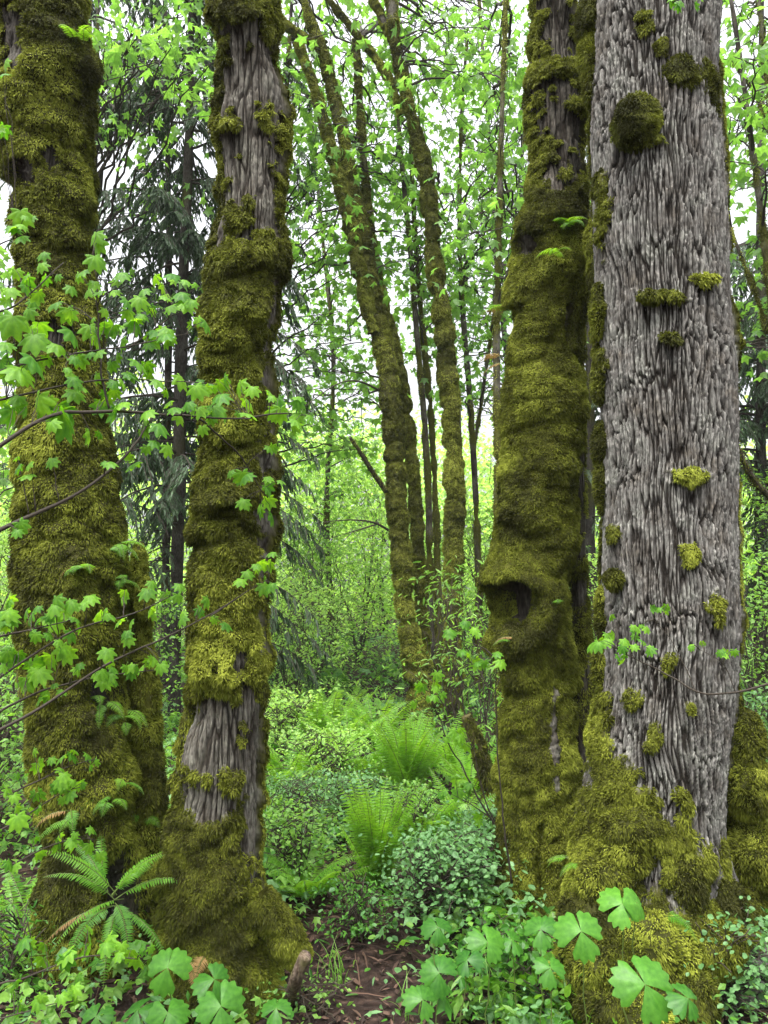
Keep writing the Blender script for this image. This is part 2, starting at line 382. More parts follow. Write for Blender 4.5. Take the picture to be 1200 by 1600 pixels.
def strands(g, p, n, L, W, tfreq=3.0, droop=0.5, out=0.6, bias=0.0, seed=0, clump=1.7):
    """moss strands rooted at p with surface normals n; they clump, arch out and hang."""
    k = len(p)
    if k == 0: return
    cl = np.stack([vn(p * 30, seed + 31 + i) for i in range(3)], 1) - 0.5
    d = n * (out + 0.1) + np.array([0, 0, -1.0]) * (droop * 0.8) + cl * clump + rng.normal(0, 0.3, (k, 3))
    d = unit(d); ln = L * (0.35 + 1.1 * vn(p * 18, seed + 3)) * rng.uniform(0.7, 1.3, k)
    side = unit(np.cross(d, n + rng.normal(0, 0.35, (k, 3)))) * (W * rng.uniform(0.6, 1.3, k))[:, None]
    mid = p + d * (ln * 0.55)[:, None] + n * (ln * 0.08)[:, None]
    tip = p + d * ln[:, None] + np.array([0, 0, -1.0]) * (ln * 0.28)[:, None]
    b = p - n * 0.004
    V = np.stack([b - side * 0.4, b + side * 0.4, mid + side * 0.5, tip, mid - side * 0.5], 1).reshape(-1, 3)
    o = (np.arange(k) * 5)[:, None, None]
    T = (np.array([[0, 1, 2], [0, 2, 4], [4, 2, 3]])[None] + o).reshape(-1, 3)
    t = 1.35 * fbm(p * tfreq, 3, seed + 8) + 0.40 * vn(p * 26, seed + 9) + 0.34 * rng.random(k) - 0.60 + bias
    t5 = np.stack([t - 0.12, t - 0.12, t, t + 0.08, t], 1).ravel()
    g.add(V, T, 0, np.clip(t5, 0, 1))
def grid_sample(P, N, moss, n, thr=0.35, facing=-0.35):
    nv, nu = moss.shape
    A = np.linalg.norm(np.cross(np.roll(P, -1, 1)[:-1] - P[:-1], P[1:] - P[:-1]), axis=-1) * np.clip(moss[:-1], 0, 1)
    view = unit(CAM - P[:-1]); A = A * ((N[:-1] * view).sum(-1) > facing) * (moss[:-1] > thr)
    w = A.ravel(); w = w / w.sum(); idx = rng.choice(len(w), n, p=w)
    i, j = idx // nu, idx % nu; j2 = (j + 1) % nu; u, v = rng.random(n)[:, None], rng.random(n)[:, None]
    p = (P[i, j] * (1 - u) + P[i, j2] * u) * (1 - v) + (P[i + 1, j] * (1 - u) + P[i + 1, j2] * u) * v
    return p, unit(N[i, j] + 1e-6)
def ell(px, py, cx, cy, rx, ry, nz=0.0):
    return 1 - np.sqrt(((px - cx) / rx) ** 2 + ((py - cy) / ry) ** 2) + nz
def segd(px, py, pts):
    d = np.full(px.shape, 1e9)
    for (x0, y0), (x1, y1) in zip(pts[:-1], pts[1:]):
        L2 = (x1 - x0) ** 2 + (y1 - y0) ** 2; t = np.clip(((px - x0) * (x1 - x0) + (py - y0) * (y1 - y0)) / L2, 0, 1)
        d = np.minimum(d, np.hypot(px - x0 - t * (x1 - x0), py - y0 - t * (y1 - y0)))
    return d
def furrows(P, axis_r, scale, stretch, seed):
    """interlaced vertical ridges: stretched cells, walls are the furrows. 0 = furrow floor, 1 = ridge."""
    w = np.stack([vn(P * np.array([9, 9, 5.0]), seed), vn(P * np.array([9, 9, 5.0]), seed + 1), vn(P * 6, seed + 2)], -1) - 0.5
    Q = (P + w * np.array([0.035, 0.035, 0.10])) * np.array([scale, scale, scale / stretch])
    f1, f2, cid = worley(Q, seed + 3)
    Q2 = (P + w * np.array([0.04, 0.04, 0.08])) * np.array([scale * 1.9, scale * 1.9, scale * 1.9 / (stretch * 0.8)]) + 5.3
    g1, g2, c2 = worley(Q2, seed + 9)
    n1, n2 = sst(0.0, 0.24, f2 - f1), sst(0.0, 0.16, g2 - g1)
    fl = (P[..., 2] * 9 + 4.0 * vn(P * np.array([36, 36, 8.0]), seed + 12)) % 1.0      # short flaking steps along the plates
    e = np.clip(n1 * (0.70 + 0.30 * n2) * (0.68 + 0.45 * fl * vn(P * np.array([30, 30, 12.0]), seed + 13)), 0, 1)
    return e, 0.45 + 0.55 * cid, n2
def pads(P, f, seed):
    """rounded moss cushions: 0..1"""
    w = np.stack([vn(P * f * 0.9, seed + i) for i in range(3)], -1) - 0.5
    Q = (P + w * (0.55 / f)) * np.array([f * 0.8, f * 0.8, f * 1.25])
    f1, f2, cid = worley(Q, seed + 4)
    return np.sqrt(np.clip(1 - (f1 / 0.95) ** 2, 0, 1)), cid
def big_moss_tree(name, label, rows, Y, barks, feats=None, nu=300, nv=760, nst=150000, seed=0, bark='bark_brown', ztop=5.8, padamp=0.085, bscale=38, patchy=0.0, slim=0.034, clump=1.7, L=0.019, W=0.0048):
    path, rad = rows_to_path(rows, Y, nv, ztop); rad = rad - slim
    base = path[0].copy(); base[2] = gz(base[0], base[1])
    root = thing(name, label, 'tree', base, 'big mossy trunks close to the path')
    def disp(P, N, px, py, front, rd):
        nz = fbm(P * 11, 3, seed) - 0.5; nz2 = fbm(P * 30, 2, seed + 5) - 0.5
        m = np.ones(px.shape) * 0.6 + patchy * (fbm(P * np.array([7, 7, 4]), 3, seed + 7) - 0.5) * 6
        for (cx, cy, rx, ry) in barks:
            e = ell(px, py, cx, cy, rx, ry, nz * 1.9 + nz2 * 1.5)
            m = np.where(front, np.minimum(m, -e * 2), m)
        moss = sst(-0.12, 0.25, m); thick = sst(-0.1, 0.6, m)
        pd, cid = pads(P, 7.0, seed + 20); pd2, _ = pads(P, 17.0, seed + 40)
        lump = fbm(P * np.array([3.2, 3.2, 2.6]), 2, seed + 60) - 0.5 + 0.45 * moss * (pads(P, 4.0, seed + 65)[0] - 0.7)
        shg, _ = pads(P * np.array([1, 1, 1.9]), 24.0, seed + 50)
        fu, fc, e2 = furrows(P, rd, bscale, 12.0, seed + 80)
        d = lump * 0.11 + thick * (0.75 * padamp * (pd - 0.75) + 0.5 * padamp * (pd2 - 0.7) + 0.018 * (shg - 0.6) + 0.010 + nz * 0.03) + (1 - moss) * (0.020 * (fu - 0.8) - 0.004)
        tint = np.clip(0.05 + 0.75 * fu * (0.55 + 0.5 * fc) + nz * 0.3, 0, 1)
        if feats: d, moss, tint = feats(P, px, py, front, d, moss, tint, nz)
        return d, moss, tint
    P, moss, tint = trunk_grid(path, rad, nu, disp); N = grid_normals(P)
    if ((N * (P - path[:, None])).sum(-1) < 0).mean() > 0.5: N = -N
    tr = trunk_obj('trunk', P, moss, tint, M[bark], root)
    tr['kind'] = 'thing'
    g = Geo(); p, n = grid_sample(P, N, moss, nst)
    strands(g, p, n, L, W, seed=seed, clump=clump); ms = g.obj('moss_cover', [M['moss']], root, smooth=False)
    return root, P, N, path, rad
def limb(root, partname, rows, Y, nu, nv, nst, seed, bark='bark_brown', mossy=1.0, zbot=None, padamp=0.065, mname='moss_cover', L=0.019, W=0.0048, ztop=None):
    path, rad = rows_to_path(rows, Y, nv, ztop, zbot)
    def disp(P, N, px, py, front, rd):
        nz = fbm(P * 11, 3, seed) - 0.5
        moss = sst(-0.15, 0.15, (fbm(P * 4, 3, seed + 5) - 0.5) + (mossy - 0.5))
        pd, _ = pads(P, 8.0, seed + 20); pd2, _ = pads(P, 18.0, seed + 40)
        fu, fc, _ = furrows(P, rd, 34, 9.0, seed + 80)
        s = np.minimum(1, rd / 0.12)[:, None]
        return s * ((fbm(P * 3.5, 2, seed + 60) - 0.5) * 0.08 + moss * (0.75 * padamp * (pd - 0.75) + 0.5 * padamp * (pd2 - 0.7) + 0.01 + nz * 0.025)) + (1 - moss) * 0.010 * (fu - 0.9), moss, np.clip(0.05 + 0.75 * fu * (0.55 + 0.5 * fc) + nz * 0.3, 0, 1)
    P, moss, tint = trunk_grid(path, rad, nu, disp); N = grid_normals(P)
    if ((N * (P - path[:, None])).sum(-1) < 0).mean() > 0.5: N = -N
    o = trunk_obj(partname, P, moss, tint, M[bark], root)
    if nst:
        g = Geo(); p, n = grid_sample(P, N, moss, nst); strands(g, p, n, L, W, seed=seed)
        mo = g.obj(mname, [M['moss']], root, smooth=False); mo.parent = o
    return o
def moss_lump(root, c, r, nst, seed, L=0.019, W=0.0048, dirn=None, bias=0.0, name='moss_clump'):
    """a cushion of moss standing out from the bark: lumpy ellipsoid body with strands all over it."""
    nu, nv = 26, 16
    a = np.linspace(0, 2 * math.pi, nu, endpoint=False); b = np.linspace(-math.pi / 2, math.pi / 2, nv)
    D = np.stack([np.cos(b)[:, None] * np.cos(a)[None], np.cos(b)[:, None] * np.sin(a)[None], np.repeat(np.sin(b)[:, None], nu, 1)], -1)
    P = c + D * np.asarray(r)
    k = (1 + 0.35 * (fbm(P * 14, 2, seed) - 0.5))[..., None]; P = c + D * np.asarray(r) * k
    i = np.arange(nv - 1)[:, None] * nu; j = np.arange(nu)[None]; j2 = (j + 1) % nu
    A, B, C, E = i + j, i + j2, i + nu + j2, i + nu + j
    t = np.concatenate([np.stack([A, B, C], -1).reshape(-1, 3), np.stack([A, C, E], -1).reshape(-1, 3)])
    g = Geo(); g.add(P.reshape(-1, 3), t, 0, 0.12)
    w = unit(rng.normal(size=(nst * 2, 3)))
    q = c + w * np.asarray(r) * (1 + 0.35 * (fbm((c + w * np.asarray(r)) * 14, 2, seed) - 0.5))[:, None]
    n = unit(w / np.asarray(r))
    keep = ((CAM - q) * n).sum(-1) > -0.5; q, n = q[keep][:nst], n[keep][:nst]
    strands(g, q, n, L, W, seed=seed, droop=0.35, out=0.7, bias=bias, clump=1.9)
    return g.obj(name, [M['moss']], root, smooth=False)
# ------------------------------------------------------------------ the four big trunks
rowsA = [(0, -12, 133), (60, 0, 140), (150, 8, 150), (250, 5, 155), (350, 16, 158), (450, 12, 163), (550, 20, 172), (700, 28, 183), (830, 30, 192), (960, 32, 200), (1060, 42, 205), (1200, 50, 208), (1300, 56, 222), (1400, 48, 238), (1500, 48, 245), (1600, 45, 255)]
def featA(P, px, py, front, d, moss, tint, nz):
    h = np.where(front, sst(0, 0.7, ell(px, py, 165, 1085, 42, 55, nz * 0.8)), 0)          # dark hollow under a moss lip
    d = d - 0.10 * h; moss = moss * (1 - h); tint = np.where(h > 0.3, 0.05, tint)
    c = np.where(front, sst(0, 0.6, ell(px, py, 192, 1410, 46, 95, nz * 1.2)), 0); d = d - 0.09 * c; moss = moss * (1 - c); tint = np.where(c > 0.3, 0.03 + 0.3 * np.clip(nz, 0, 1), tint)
    lip = np.where(front, np.clip(1 - segd(px, py, [(10, 190), (35, 110), (90, 85), (140, 100)]) / 34, 0, 1), 0)
    d = d + 0.05 * sst(0, 1, lip)
    s = np.where(front, sst(0, 0.8, ell(px, py, 35, 265, 30, 34, nz)), 0); d = d - 0.04 * s; moss = moss * (1 - s)
    return d, moss, tint
A_, PA, NA, pathA, radA = big_moss_tree('maple_tree', 'thick trunk at the left edge, furred with dark olive moss, small ferns growing on it', rowsA, 3.5,
    [(22, 50, 26, 62), (16, 300, 24, 60), (85, 530, 28, 22), (75, 240, 14, 22)], featA, nst=250000, seed=100, clump=1.0, slim=0.058, bark='bark_dark')
limb(A_, 'side_stem', [(880, 205, 228), (950, 205, 236), (1050, 205, 240), (1150, 205, 246), (1250, 208, 252), (1400, 205, 258), (1550, 205, 262)], 3.7, 90, 300, 26000, 140, zbot=-0.25)

for k, (cx, cy, rx, rz) in enumerate([(216, 880, 11, 30), (226, 930, 12, 34), (112, 920, 14, 20)]):
    moss_lump(A_, at(cx, cy, 3.55 if k < 2 else 3.3), np.array([rx, 16, rz]) * 3.5 / FPX, 2600, 1900 + k * 7, bias=0.25 if k < 2 else 0.0)
rowsB = [(0, 330, 445), (60, 330, 445), (150, 330, 450), (230, 328, 452), (300, 332, 450), (350, 327, 455), (430, 325, 456), (520, 314, 442), (600, 312, 440), (700, 308, 435), (800, 300, 430), (900, 292, 428), (1000, 285, 428), (1100, 280, 427), (1200, 268, 423), (1280, 255, 420), (1350, 245, 418), (1450, 240, 425), (1510, 235, 440)]
def featB(P, px, py, front, d, moss, tint, nz):
    for cx, cy, rx, ry in ((372, 455, 14, 10), (345, 520, 20, 9), (350, 805, 34, 7), (345, 1088, 40, 8), (415, 490, 14, 22)):
        h = np.where(front, sst(0, 0.8, ell(px, py, cx, cy, rx, ry, nz)), 0); d = d - 0.05 * h
    for cx, cy, rx, ry in ((378, 25, 42, 34), (385, 480, 60, 26), (390, 390, 50, 30), (318, 525, 14, 30), (318, 715, 16, 24), (340, 1040, 60, 34), (360, 770, 55, 24)):
        h = np.where(front, sst(0, 1, ell(px, py, cx, cy, rx, ry, nz * 0.5)), 0); d = d + 0.035 * h
    return d, moss, tint
B_, PB, NB, pathB, radB = big_moss_tree('maple_tree', 'straight trunk left of the path with ridged brown bark above and below its shaggy moss', rowsB, 3.32,
    [(388, 130, 82, 105), (382, 250, 72, 115), (428, 620, 22, 170), (420, 900, 17, 150), (338, 1150, 60, 84), (400, 1180, 34, 140), (402, 1290, 36, 80), (316, 575, 14, 70), (330, 1250, 40, 30), (345, 340, 22, 40), (300, 930, 10, 60), (370, 1030, 12, 20)], featB, nst=250000, seed=200, clump=1.35, slim=0.048, nu=420, patchy=0.14)
limb(B_, 'root', [(1395, 392, 422), (1430, 408, 446), (1465, 430, 472), (1500, 458, 490)], 3.18, 60, 120, 12000, 230, zbot=None)

rowsC = [(0, 828, 905), (100, 825, 915), (200, 818, 918), (300, 815, 918), (350, 808, 925), (430, 803, 926), (500, 797, 915), (600, 787, 912), (700, 785, 908), (780, 773, 903), (850, 760, 902), (920, 752, 897), (1000, 764, 900), (1060, 777, 902), (1150, 777, 906), (1250, 778, 910), (1350, 782, 915), (1430, 770, 915)]
def featC(P, px, py, front, d, moss, tint, nz):
    tint = tint * 0.5
    dist = np.hypot((px - 800) / 46, (py - 938) / 48) + nz * 0.35
    hole = np.where(front, 1 - sst(0.7, 1.0, dist), 0); rim = np.where(front, np.exp(-((dist - 1.25) / 0.28) ** 2), 0)
    near = np.where(front, 1 - sst(1.0, 1.9, dist), 0); d = d * (1 - 0.75 * near) + 0.055 * near + 0.012 * rim - 0.19 * hole; moss = moss * (1 - hole); tint = np.where(hole > 0.2, 0.02 + 0.5 * np.clip(nz + 0.1, 0, 1), tint)
    hood = np.where(front, sst(0, 1, 1 - segd(px, py, [(803, 450), (806, 400), (828, 345), (868, 328), (905, 345), (924, 400), (922, 500)]) / 32), 0)
    d = d + 0.065 * hood
    dk = np.where(front, sst(0, 0.7, ell(px, py, 832, 378, 22, 34, nz)), 0) + np.where(front, sst(0, 0.8, ell(px, py, 890, 500, 12, 40, nz)), 0)
    d = d - 0.06 * np.clip(dk, 0, 1); moss = moss * (1 - np.clip(dk, 0, 1))
    ledge = np.where(front, sst(0, 1, 1 - segd(px, py, [(822, 140), (845, 108), (895, 100)]) / 20), 0)
    d = d + 0.04 * ledge; moss = np.maximum(moss, sst(0.3, 0.6, ledge))
    cleft = np.where(front, sst(0, 1, 1 - segd(px, py, [(846, 1290), (842, 1350), (848, 1430)]) / 12), 0)
    d = d - 0.07 * cleft
    w = np.where(front, sst(0, 0.5, ell(px, py, 866, 1150, 10, 78, nz * 2.2)), 0); moss = moss * (1 - w); tint = np.where(w > 0.3, 0.5 + nz * 2.5, tint)
    for cx, cy, rx, ry in ((860, 300, 50, 30), (850, 600, 60, 60), (830, 800, 70, 60)):
        d = d + np.where(front, 0.03 * sst(0, 1, ell(px, py, cx, cy, rx, ry)), 0)
    return d, moss, tint
C_, PC, NC, pathC, radC = big_moss_tree('maple_tree', 'swollen mossy trunk right of the path with a dark rotted knothole in its bulge', rowsC, 3.95,
    [(870, 30, 40, 55), (878, 200, 46, 75), (835, 120, 12, 40)], featC, nst=300000, seed=300, clump=0.8, L=0.017, slim=0.050, bark='bark_brown', padamp=0.06)
limb(C_, 'side_stem', [(470, 896, 912), (600, 897, 914), (800, 893, 914), (950, 890, 916), (1050, 885, 926), (1200, 880, 935), (1300, 880, 930), (1420, 878, 925)], 4.15, 80, 360, 26000, 340, bark='bark_dark', mossy=0.52, zbot=-0.25)

# the grey-barked one
rowsD = [(0, 925, 1118), (100, 930, 1115), (200, 926, 1118), (300, 928, 1120), (400, 930, 1124), (500, 935, 1131), (600, 940, 1138), (700, 943, 1140), (800, 945, 1141), (900, 945, 1143), (1000, 945, 1143), (1100, 940, 1138), (1180, 930, 1132), (1250, 920, 1128), (1320, 905, 1132), (1400, 893, 1150), (1470, 880, 1170), (1540, 870, 1190)]
Y_D = 3.35
pathD, radD = rows_to_path(rowsD, Y_D, 1000, 5.8)
baseD = pathD[0].copy(); baseD[2] = gz(baseD[0], baseD[1])
D_ = thing('maple_tree', 'broad trunk on the right with bare grey furrowed bark and round moss clumps', 'tree', baseD, 'big mossy trunks close to the path')
def dispD(P, N, px, py, front, rd):
    s = 500
    nz = fbm(P * 10, 3, s) - 0.5; nz2 = fbm(P * 28, 2, s + 5) - 0.5
    fu, fc, e2 = furrows(P, rd, 68, 19.0, s + 80)
    m = np.full(px.shape, -1.0)
    for (cx, cy, rx, ry) in [(985, 1330, 90, 80), (930, 1400, 60, 190), (1000, 1480, 140, 130), (1050, 1330, 60, 70), (960, 1240, 50, 70), (940, 1180, 22, 70), (1090, 1360, 30, 70), (1000, 1270, 40, 45), (1130, 1450, 60, 60)]:
        m = np.maximum(m, ell(px, py, cx, cy, rx, ry, nz * 1.3 + nz2 * 0.9))
    for (cx, cy, rx, ry) in [(1035, 462, 40, 9), (1095, 437, 16, 9), (1080, 745, 26, 11), (962, 835, 12, 20), (1075, 866, 16, 17), (1118, 948, 13, 20), (1050, 530, 18, 8), (1010, 40, 16, 20), (1035, 75, 12, 14), (945, 330, 10, 60), (940, 560, 8, 60), (945, 1110, 14, 26), (985, 1100, 16, 24), (1020, 1150, 12, 26), (1040, 1040, 18, 18), (1075, 1105, 9, 14), (1063, 1242, 10, 12), (1005, 215, 40, 14)]:
        m = np.maximum(m, ell(px, py, cx, cy, rx, ry, nz * 1.8 + nz2 * 1.6) * 0.9 - 0.02)
    m = np.where(front, m, (fbm(P * 4, 2, s + 30) - 0.35))
    bare = np.where(front, ell(px, py, 1010, 1360, 28, 34, nz), -1); m = np.where(bare > 0, np.minimum(m, -bare * 2), m)
    moss = sst(-0.06, 0.42, m)
    pd, _ = pads(P, 9.0, s + 20); pd2, _ = pads(P, 20.0, s + 40)
    d = (fbm(P * np.array([2.5, 2.5, 1.5]), 2, s + 60) - 0.5) * 0.05 + (1 - moss) * (0.023 * (fu - 0.75) + 0.003 * (vn(P * np.array([110, 110, 22.0]), s + 91) - 0.5)) + moss * (0.022 * (pd - 0.5) + 0.016 * (pd2 - 0.4) + 0.010 + nz * 0.03)
    # root flutes at the foot
    foot = np.clip((0.55 - P[..., 2]) / 0.55, 0, 1) ** 1.3
    ang = np.arctan2(N[..., 0], -N[..., 1])
    d = d + foot * 0.07 * (np.cos(ang * 5 + 0.6) + 0.6 * np.cos(ang * 3 + 2.0))
    tint = np.clip(-0.12 + 1.08 * fu * (0.6 + 0.45 * fc) + nz * 0.25, 0, 1)
    return d, moss, tint
PD, mossD, tintD = trunk_grid(pathD, radD, 640, dispD, 0.5); ND = grid_normals(PD)
if ((ND * (PD - pathD[:, None])).sum(-1) < 0).mean() > 0.5: ND = -ND
trD = trunk_obj('trunk', PD, mossD, tintD, M['bark_grey'], D_)
g = Geo(); p, n = grid_sample(PD, ND, mossD, 170000); strands(g, p, n, 0.016, 0.005, seed=520, bias=0.05, clump=1.9)
g.obj('moss_cover', [M['moss']], D_, smooth=False)
def on_D(px, py, out=0.0):
    k = np.argmin(np.abs(proj(pathD)[1] - py)); R = radD[k]
    x = at(px, py, Y_D)[0] - pathD[k, 0]; s = np.clip(x / (R + 1e-6), -1.0, 1.0)
    ang = math.asin(s); p = pathD[k] + np.array([math.sin(ang) * (R + out), -math.cos(ang) * (R + out), 0])
    q = at(px, py, p[1]); q[0] = p[0] if abs(x) > R else q[0]
    return q
px2m = Y_D / FPX
clumps = [(995, 187, 34, 38, 34, 5200), (1060, 118, 28, 34, 30, 3500), (1090, 140, 34, 46, 36, 5200), (1100, 170, 20, 30, 26, 2200), (915, 20, 20, 46, 34, 4200), (913, 75, 19, 50, 30, 4200), (922, 120, 13, 34, 22, 2000),
          (1128, 228, 14, 24, 22, 2200), (1134, 312, 18, 26, 30, 2400), (1138, 350, 16, 32, 26, 2400), (1138, 490, 18, 34, 30, 3000), (1146, 540, 17, 44, 26, 3200), (1148, 600, 16, 46, 24, 3200), (1142, 650, 12, 30, 22, 1500),
          (938, 480, 9, 40, 20, 1600), (940, 590, 9, 40, 20, 1600), (942, 690, 11, 34, 24, 1800), (943, 760, 8, 40, 18, 1300), (960, 905, 15, 14, 16, 1300), (1132, 872, 22, 16, 26, 1900), (1146, 930, 14, 60, 26, 3200), (1148, 1010, 13, 55, 24, 2800), (1148, 1075, 13, 45, 24, 2300),
          (942, 960, 8, 40, 18, 1300), (940, 1050, 10, 44, 20, 1500), (1022, 460, 22, 8, 14, 900), (1082, 745, 20, 9, 14, 800), (1075, 866, 13, 11, 14, 700), (1116, 950, 10, 14, 14, 700)]
for k, (cx, cy, rx, rz, ry, ns) in enumerate(clumps):
    c = on_D(cx, cy); edge = cx < 950 or cx > 1120
    moss_lump(D_, c + np.array([0, 0.02 if not edge else 0.05, 0]), np.array([rx, ry * 0.9, rz]) * px2m, ns, 700 + k * 5, bias=-0.22 if not edge and rx < 25 else 0.0)
# the second foot of that tree, right, under thick moss
limb(D_, 'buttress', [(1060, 1128, 1150), (1120, 1120, 1160), (1200, 1118, 1178), (1290, 1112, 1185), (1380, 1105, 1215), (1470, 1095, 1240), (1560, 1085, 1260)], 3.45, 110, 300, 34000, 560, bark='bark_grey', mossy=0.62, zbot=-0.2)
for k, (cx, cy, rx, rz, ry, ns) in enumerate([(1160, 1160, 26, 50, 40, 4200), (1162, 1225, 40, 52, 50, 6500), (1178, 1330, 48, 46, 50, 6500), (1150, 1400, 40, 40, 40, 4000)]):
    moss_lump(D_, at(cx, cy, 3.3), np.array([rx, ry, rz]) * px2m, ns, 900 + k * 7, bias=0.0)
for k, (cx, cy, rx, rz, ry, ns) in enumerate([(955, 1385, 40, 40, 40, 4500), (1000, 1300, 45, 30, 30, 4000), (930, 1470, 45, 60, 50, 6000), (1030, 1500, 60, 50, 50, 6000), (960, 1520, 60, 55, 60, 7000), (1050, 1560, 60, 45, 60, 6000), (985, 1575, 70, 45, 70, 6500), (905, 1540, 40, 40, 50, 4000), (1118, 1345, 22, 46, 34, 3200), (1128, 1420, 34, 44, 44, 4200), (1110, 1480, 50, 44, 50, 5000), (1075, 1390, 28, 50, 30, 3500), (985, 1340, 34, 30, 30, 3000)]):
    c = on_D(cx, cy); moss_lump(D_, c + np.array([0, 0.05, 0]), np.array([rx, ry, rz]) * px2m, ns, 960 + k * 7, bias=-0.04)
# ------------------------------------------------------------------ slender trees further back
def slim_trunk(g, gm, rows, Y, nu, nv, nst, seed, lumpy=0.11, bark='bark_brown', L=0.020, W=0.009, mossy=0.78, zbot=None):
    """one stem of a mossy tree; returns its axis. rows = (py, left, right)."""
    path, rad = rows_to_path(rows, Y, nv, None, zbot); rad = rad * 0.66
    def disp(P, N, px, py, front, rd):
        nz = fbm(P * 8, 2, seed) - 0.5
        moss = sst(-0.1, 0.15, (fbm(P * np.array([3, 3, 2.0]), 2, seed + 5) - 0.5) + (mossy - 0.5))
        pd, _ = pads(P * np.array([1, 1, 1.35]), 3.4, seed + 20); pd2, _ = pads(P, 8.0, seed + 21)
        s = np.clip(rd / 0.13, 0.25, 1.2)[:, None]
        return s * ((fbm(P * 2.0, 2, seed + 60) - 0.5) * 0.05 + moss * lumpy * (1.3 * (pd - 0.78) + 0.6 * (pd2 - 0.75)) + nz * 0.02), moss, np.clip(0.25 + nz * 1.0, 0, 1)
    P, moss, tint = trunk_grid(path, rad, nu, disp); N = grid_normals(P)
    if ((N * (P - path[:, None])).sum(-1) < 0).mean() > 0.5: N = -N
    nu_ = P.shape[1]; i = np.arange(len(path) - 1)[:, None] * nu_; j = np.arange(nu_)[None]; j2 = (j + 1) % nu_
    A, B, C, D = i + j, i + j2, i + nu_ + j2, i + nu_ + j
    t = np.concatenate([np.stack([A, B, C], -1).reshape(-1, 3), np.stack([A, C, D], -1).reshape(-1, 3)])
    g.add(P.reshape(-1, 3), t, 0, tint.ravel()); g.moss.append(moss.ravel())
    if nst:
        p, n = grid_sample(P, N, np.maximum(moss, 0.01), nst, 0.2, -0.6); strands(gm, p, n, L, W, tfreq=1.6, droop=0.5, seed=seed)
    return path, rad
def finish_stems(root, g, gm, bark, part='trunk'):
    v, t = np.concatenate(g.v), np.concatenate(g.t)
    mesh_obj(part, v, t, [M[bark]], root, True, None, {'tint': np.concatenate(g.c), 'moss': np.concatenate(g.moss)})
    if gm is not None and gm.n: gm.obj('moss_cover', [M['moss_far']], root, smooth=False)
def sprays(gl, tgt, n_leaf, R, size, mat=1, flat=0.35, tm=None, droop=0.5, bias=0.0):
    """a leafy spray at the end of a twig: leaves in a loose, flattish layer."""
    n = n_leaf; q = rng.normal(size=(n, 3)) * np.array([R, R, R * flat]) * 0.6
    y, z = leafdirs(n, droop, 0.45); y[:, :2] += q[:, :2] / R * 0.8
    scatter(gl, tm or T_MAPLO, tgt + q, y, z, size * rng.uniform(0.6, 1.25, n), mat, rng.random(n) * 0.8 + bias)
    return q
def bough(g, a, b, r0, r1=0.004, sag=0.1, n=10, ns=5, tint=0.3, wig=0.06):
    t = np.linspace(0, 1, n)[:, None]; L = np.linalg.norm(b - a)
    p = a + (b - a) * t + np.array([0, 0, 1.0]) * (np.sin(t * math.pi) * sag * L) + (rng.normal(size=(n, 3)) * wig * L * 0.3) * np.sin(t * math.pi)
    tube(g, p, r0 + (r1 - r0) * t[:, 0] ** 0.7, ns, 0, tint); return p
def crown(root, axes, targets, n_leaf, R, size, r0=0.022, bias=0.0, tm=None, sag=0.06, extra=3, lmat='canopy'):
    g = Geo()
    for tg in targets:
        best = None
        for path in axes:
            d = np.linalg.norm(path - tg, axis=1) + np.maximum(0, path[:, 2] - tg[2] + 0.3) * 2.0
            k = int(np.argmin(d))
            if best is None or d[k] < best[0]: best = (d[k], path[k])
        a = best[1]; L = np.linalg.norm(tg - a)
        p = bough(g, a, tg, min(0.008 + 0.008 * L, r0), 0.004, sag, 12)
        sprays(g, tg, n_leaf, R, size, 1, tm=tm, bias=bias)
        for k in range(extra):                         # side twigs along the outer half
            q = p[rng.integers(5, 12)] + rng.normal(size=3) * np.array([R, R, R * 0.5]) * 1.1
            bough(g, p[rng.integers(4, 11)], q, 0.006, 0.003, 0.03, 6, 4); sprays(g, q, max(3, n_leaf // 2), R * 0.7, size, 1, tm=tm, bias=bias)
    return g.obj('crown', [M['twig'], M[lmat]], root, smooth=False)
def picks(n, boxes):
    out = []; w = np.array([b[-1] for b in boxes], float); w /= w.sum()
    for k in rng.choice(len(boxes), n, p=w):
        x0, y0, x1, y1, Y0, Y1, _ = boxes[k]; out.append(at(rng.uniform(x0, x1), rng.uniform(y0, y1), rng.uniform(Y0, Y1)))
    return out
def mossy_clump_tree(label, stems, boxes, ntg, seed, group, bark='bark_brown', nl=13, R=0.44, size=0.105, nst=75000, **k):
    g, gm = Geo(), Geo(); g.moss = []; axes = []
    for i, (rows, Y, zb) in enumerate(stems):
        w = max(b - a for _, a, b in rows)
        path, rad = slim_trunk(g, gm, rows, Y, 40 if w > 25 else 18, 320 if w > 25 else 200, int(nst * min(1, w / 40)), seed + i * 17, zbot=zb, **k); axes.append(path)
    b = axes[0][0].copy(); b[2] = gz(b[0], b[1])
    root = thing('maple_tree', label, 'tree', b, group)
    finish_stems(root, g, gm, bark)
    if ntg: crown(root, axes, picks(ntg, boxes), nl, R, size)
    return root
GB = 'slender mossy trees behind the path'
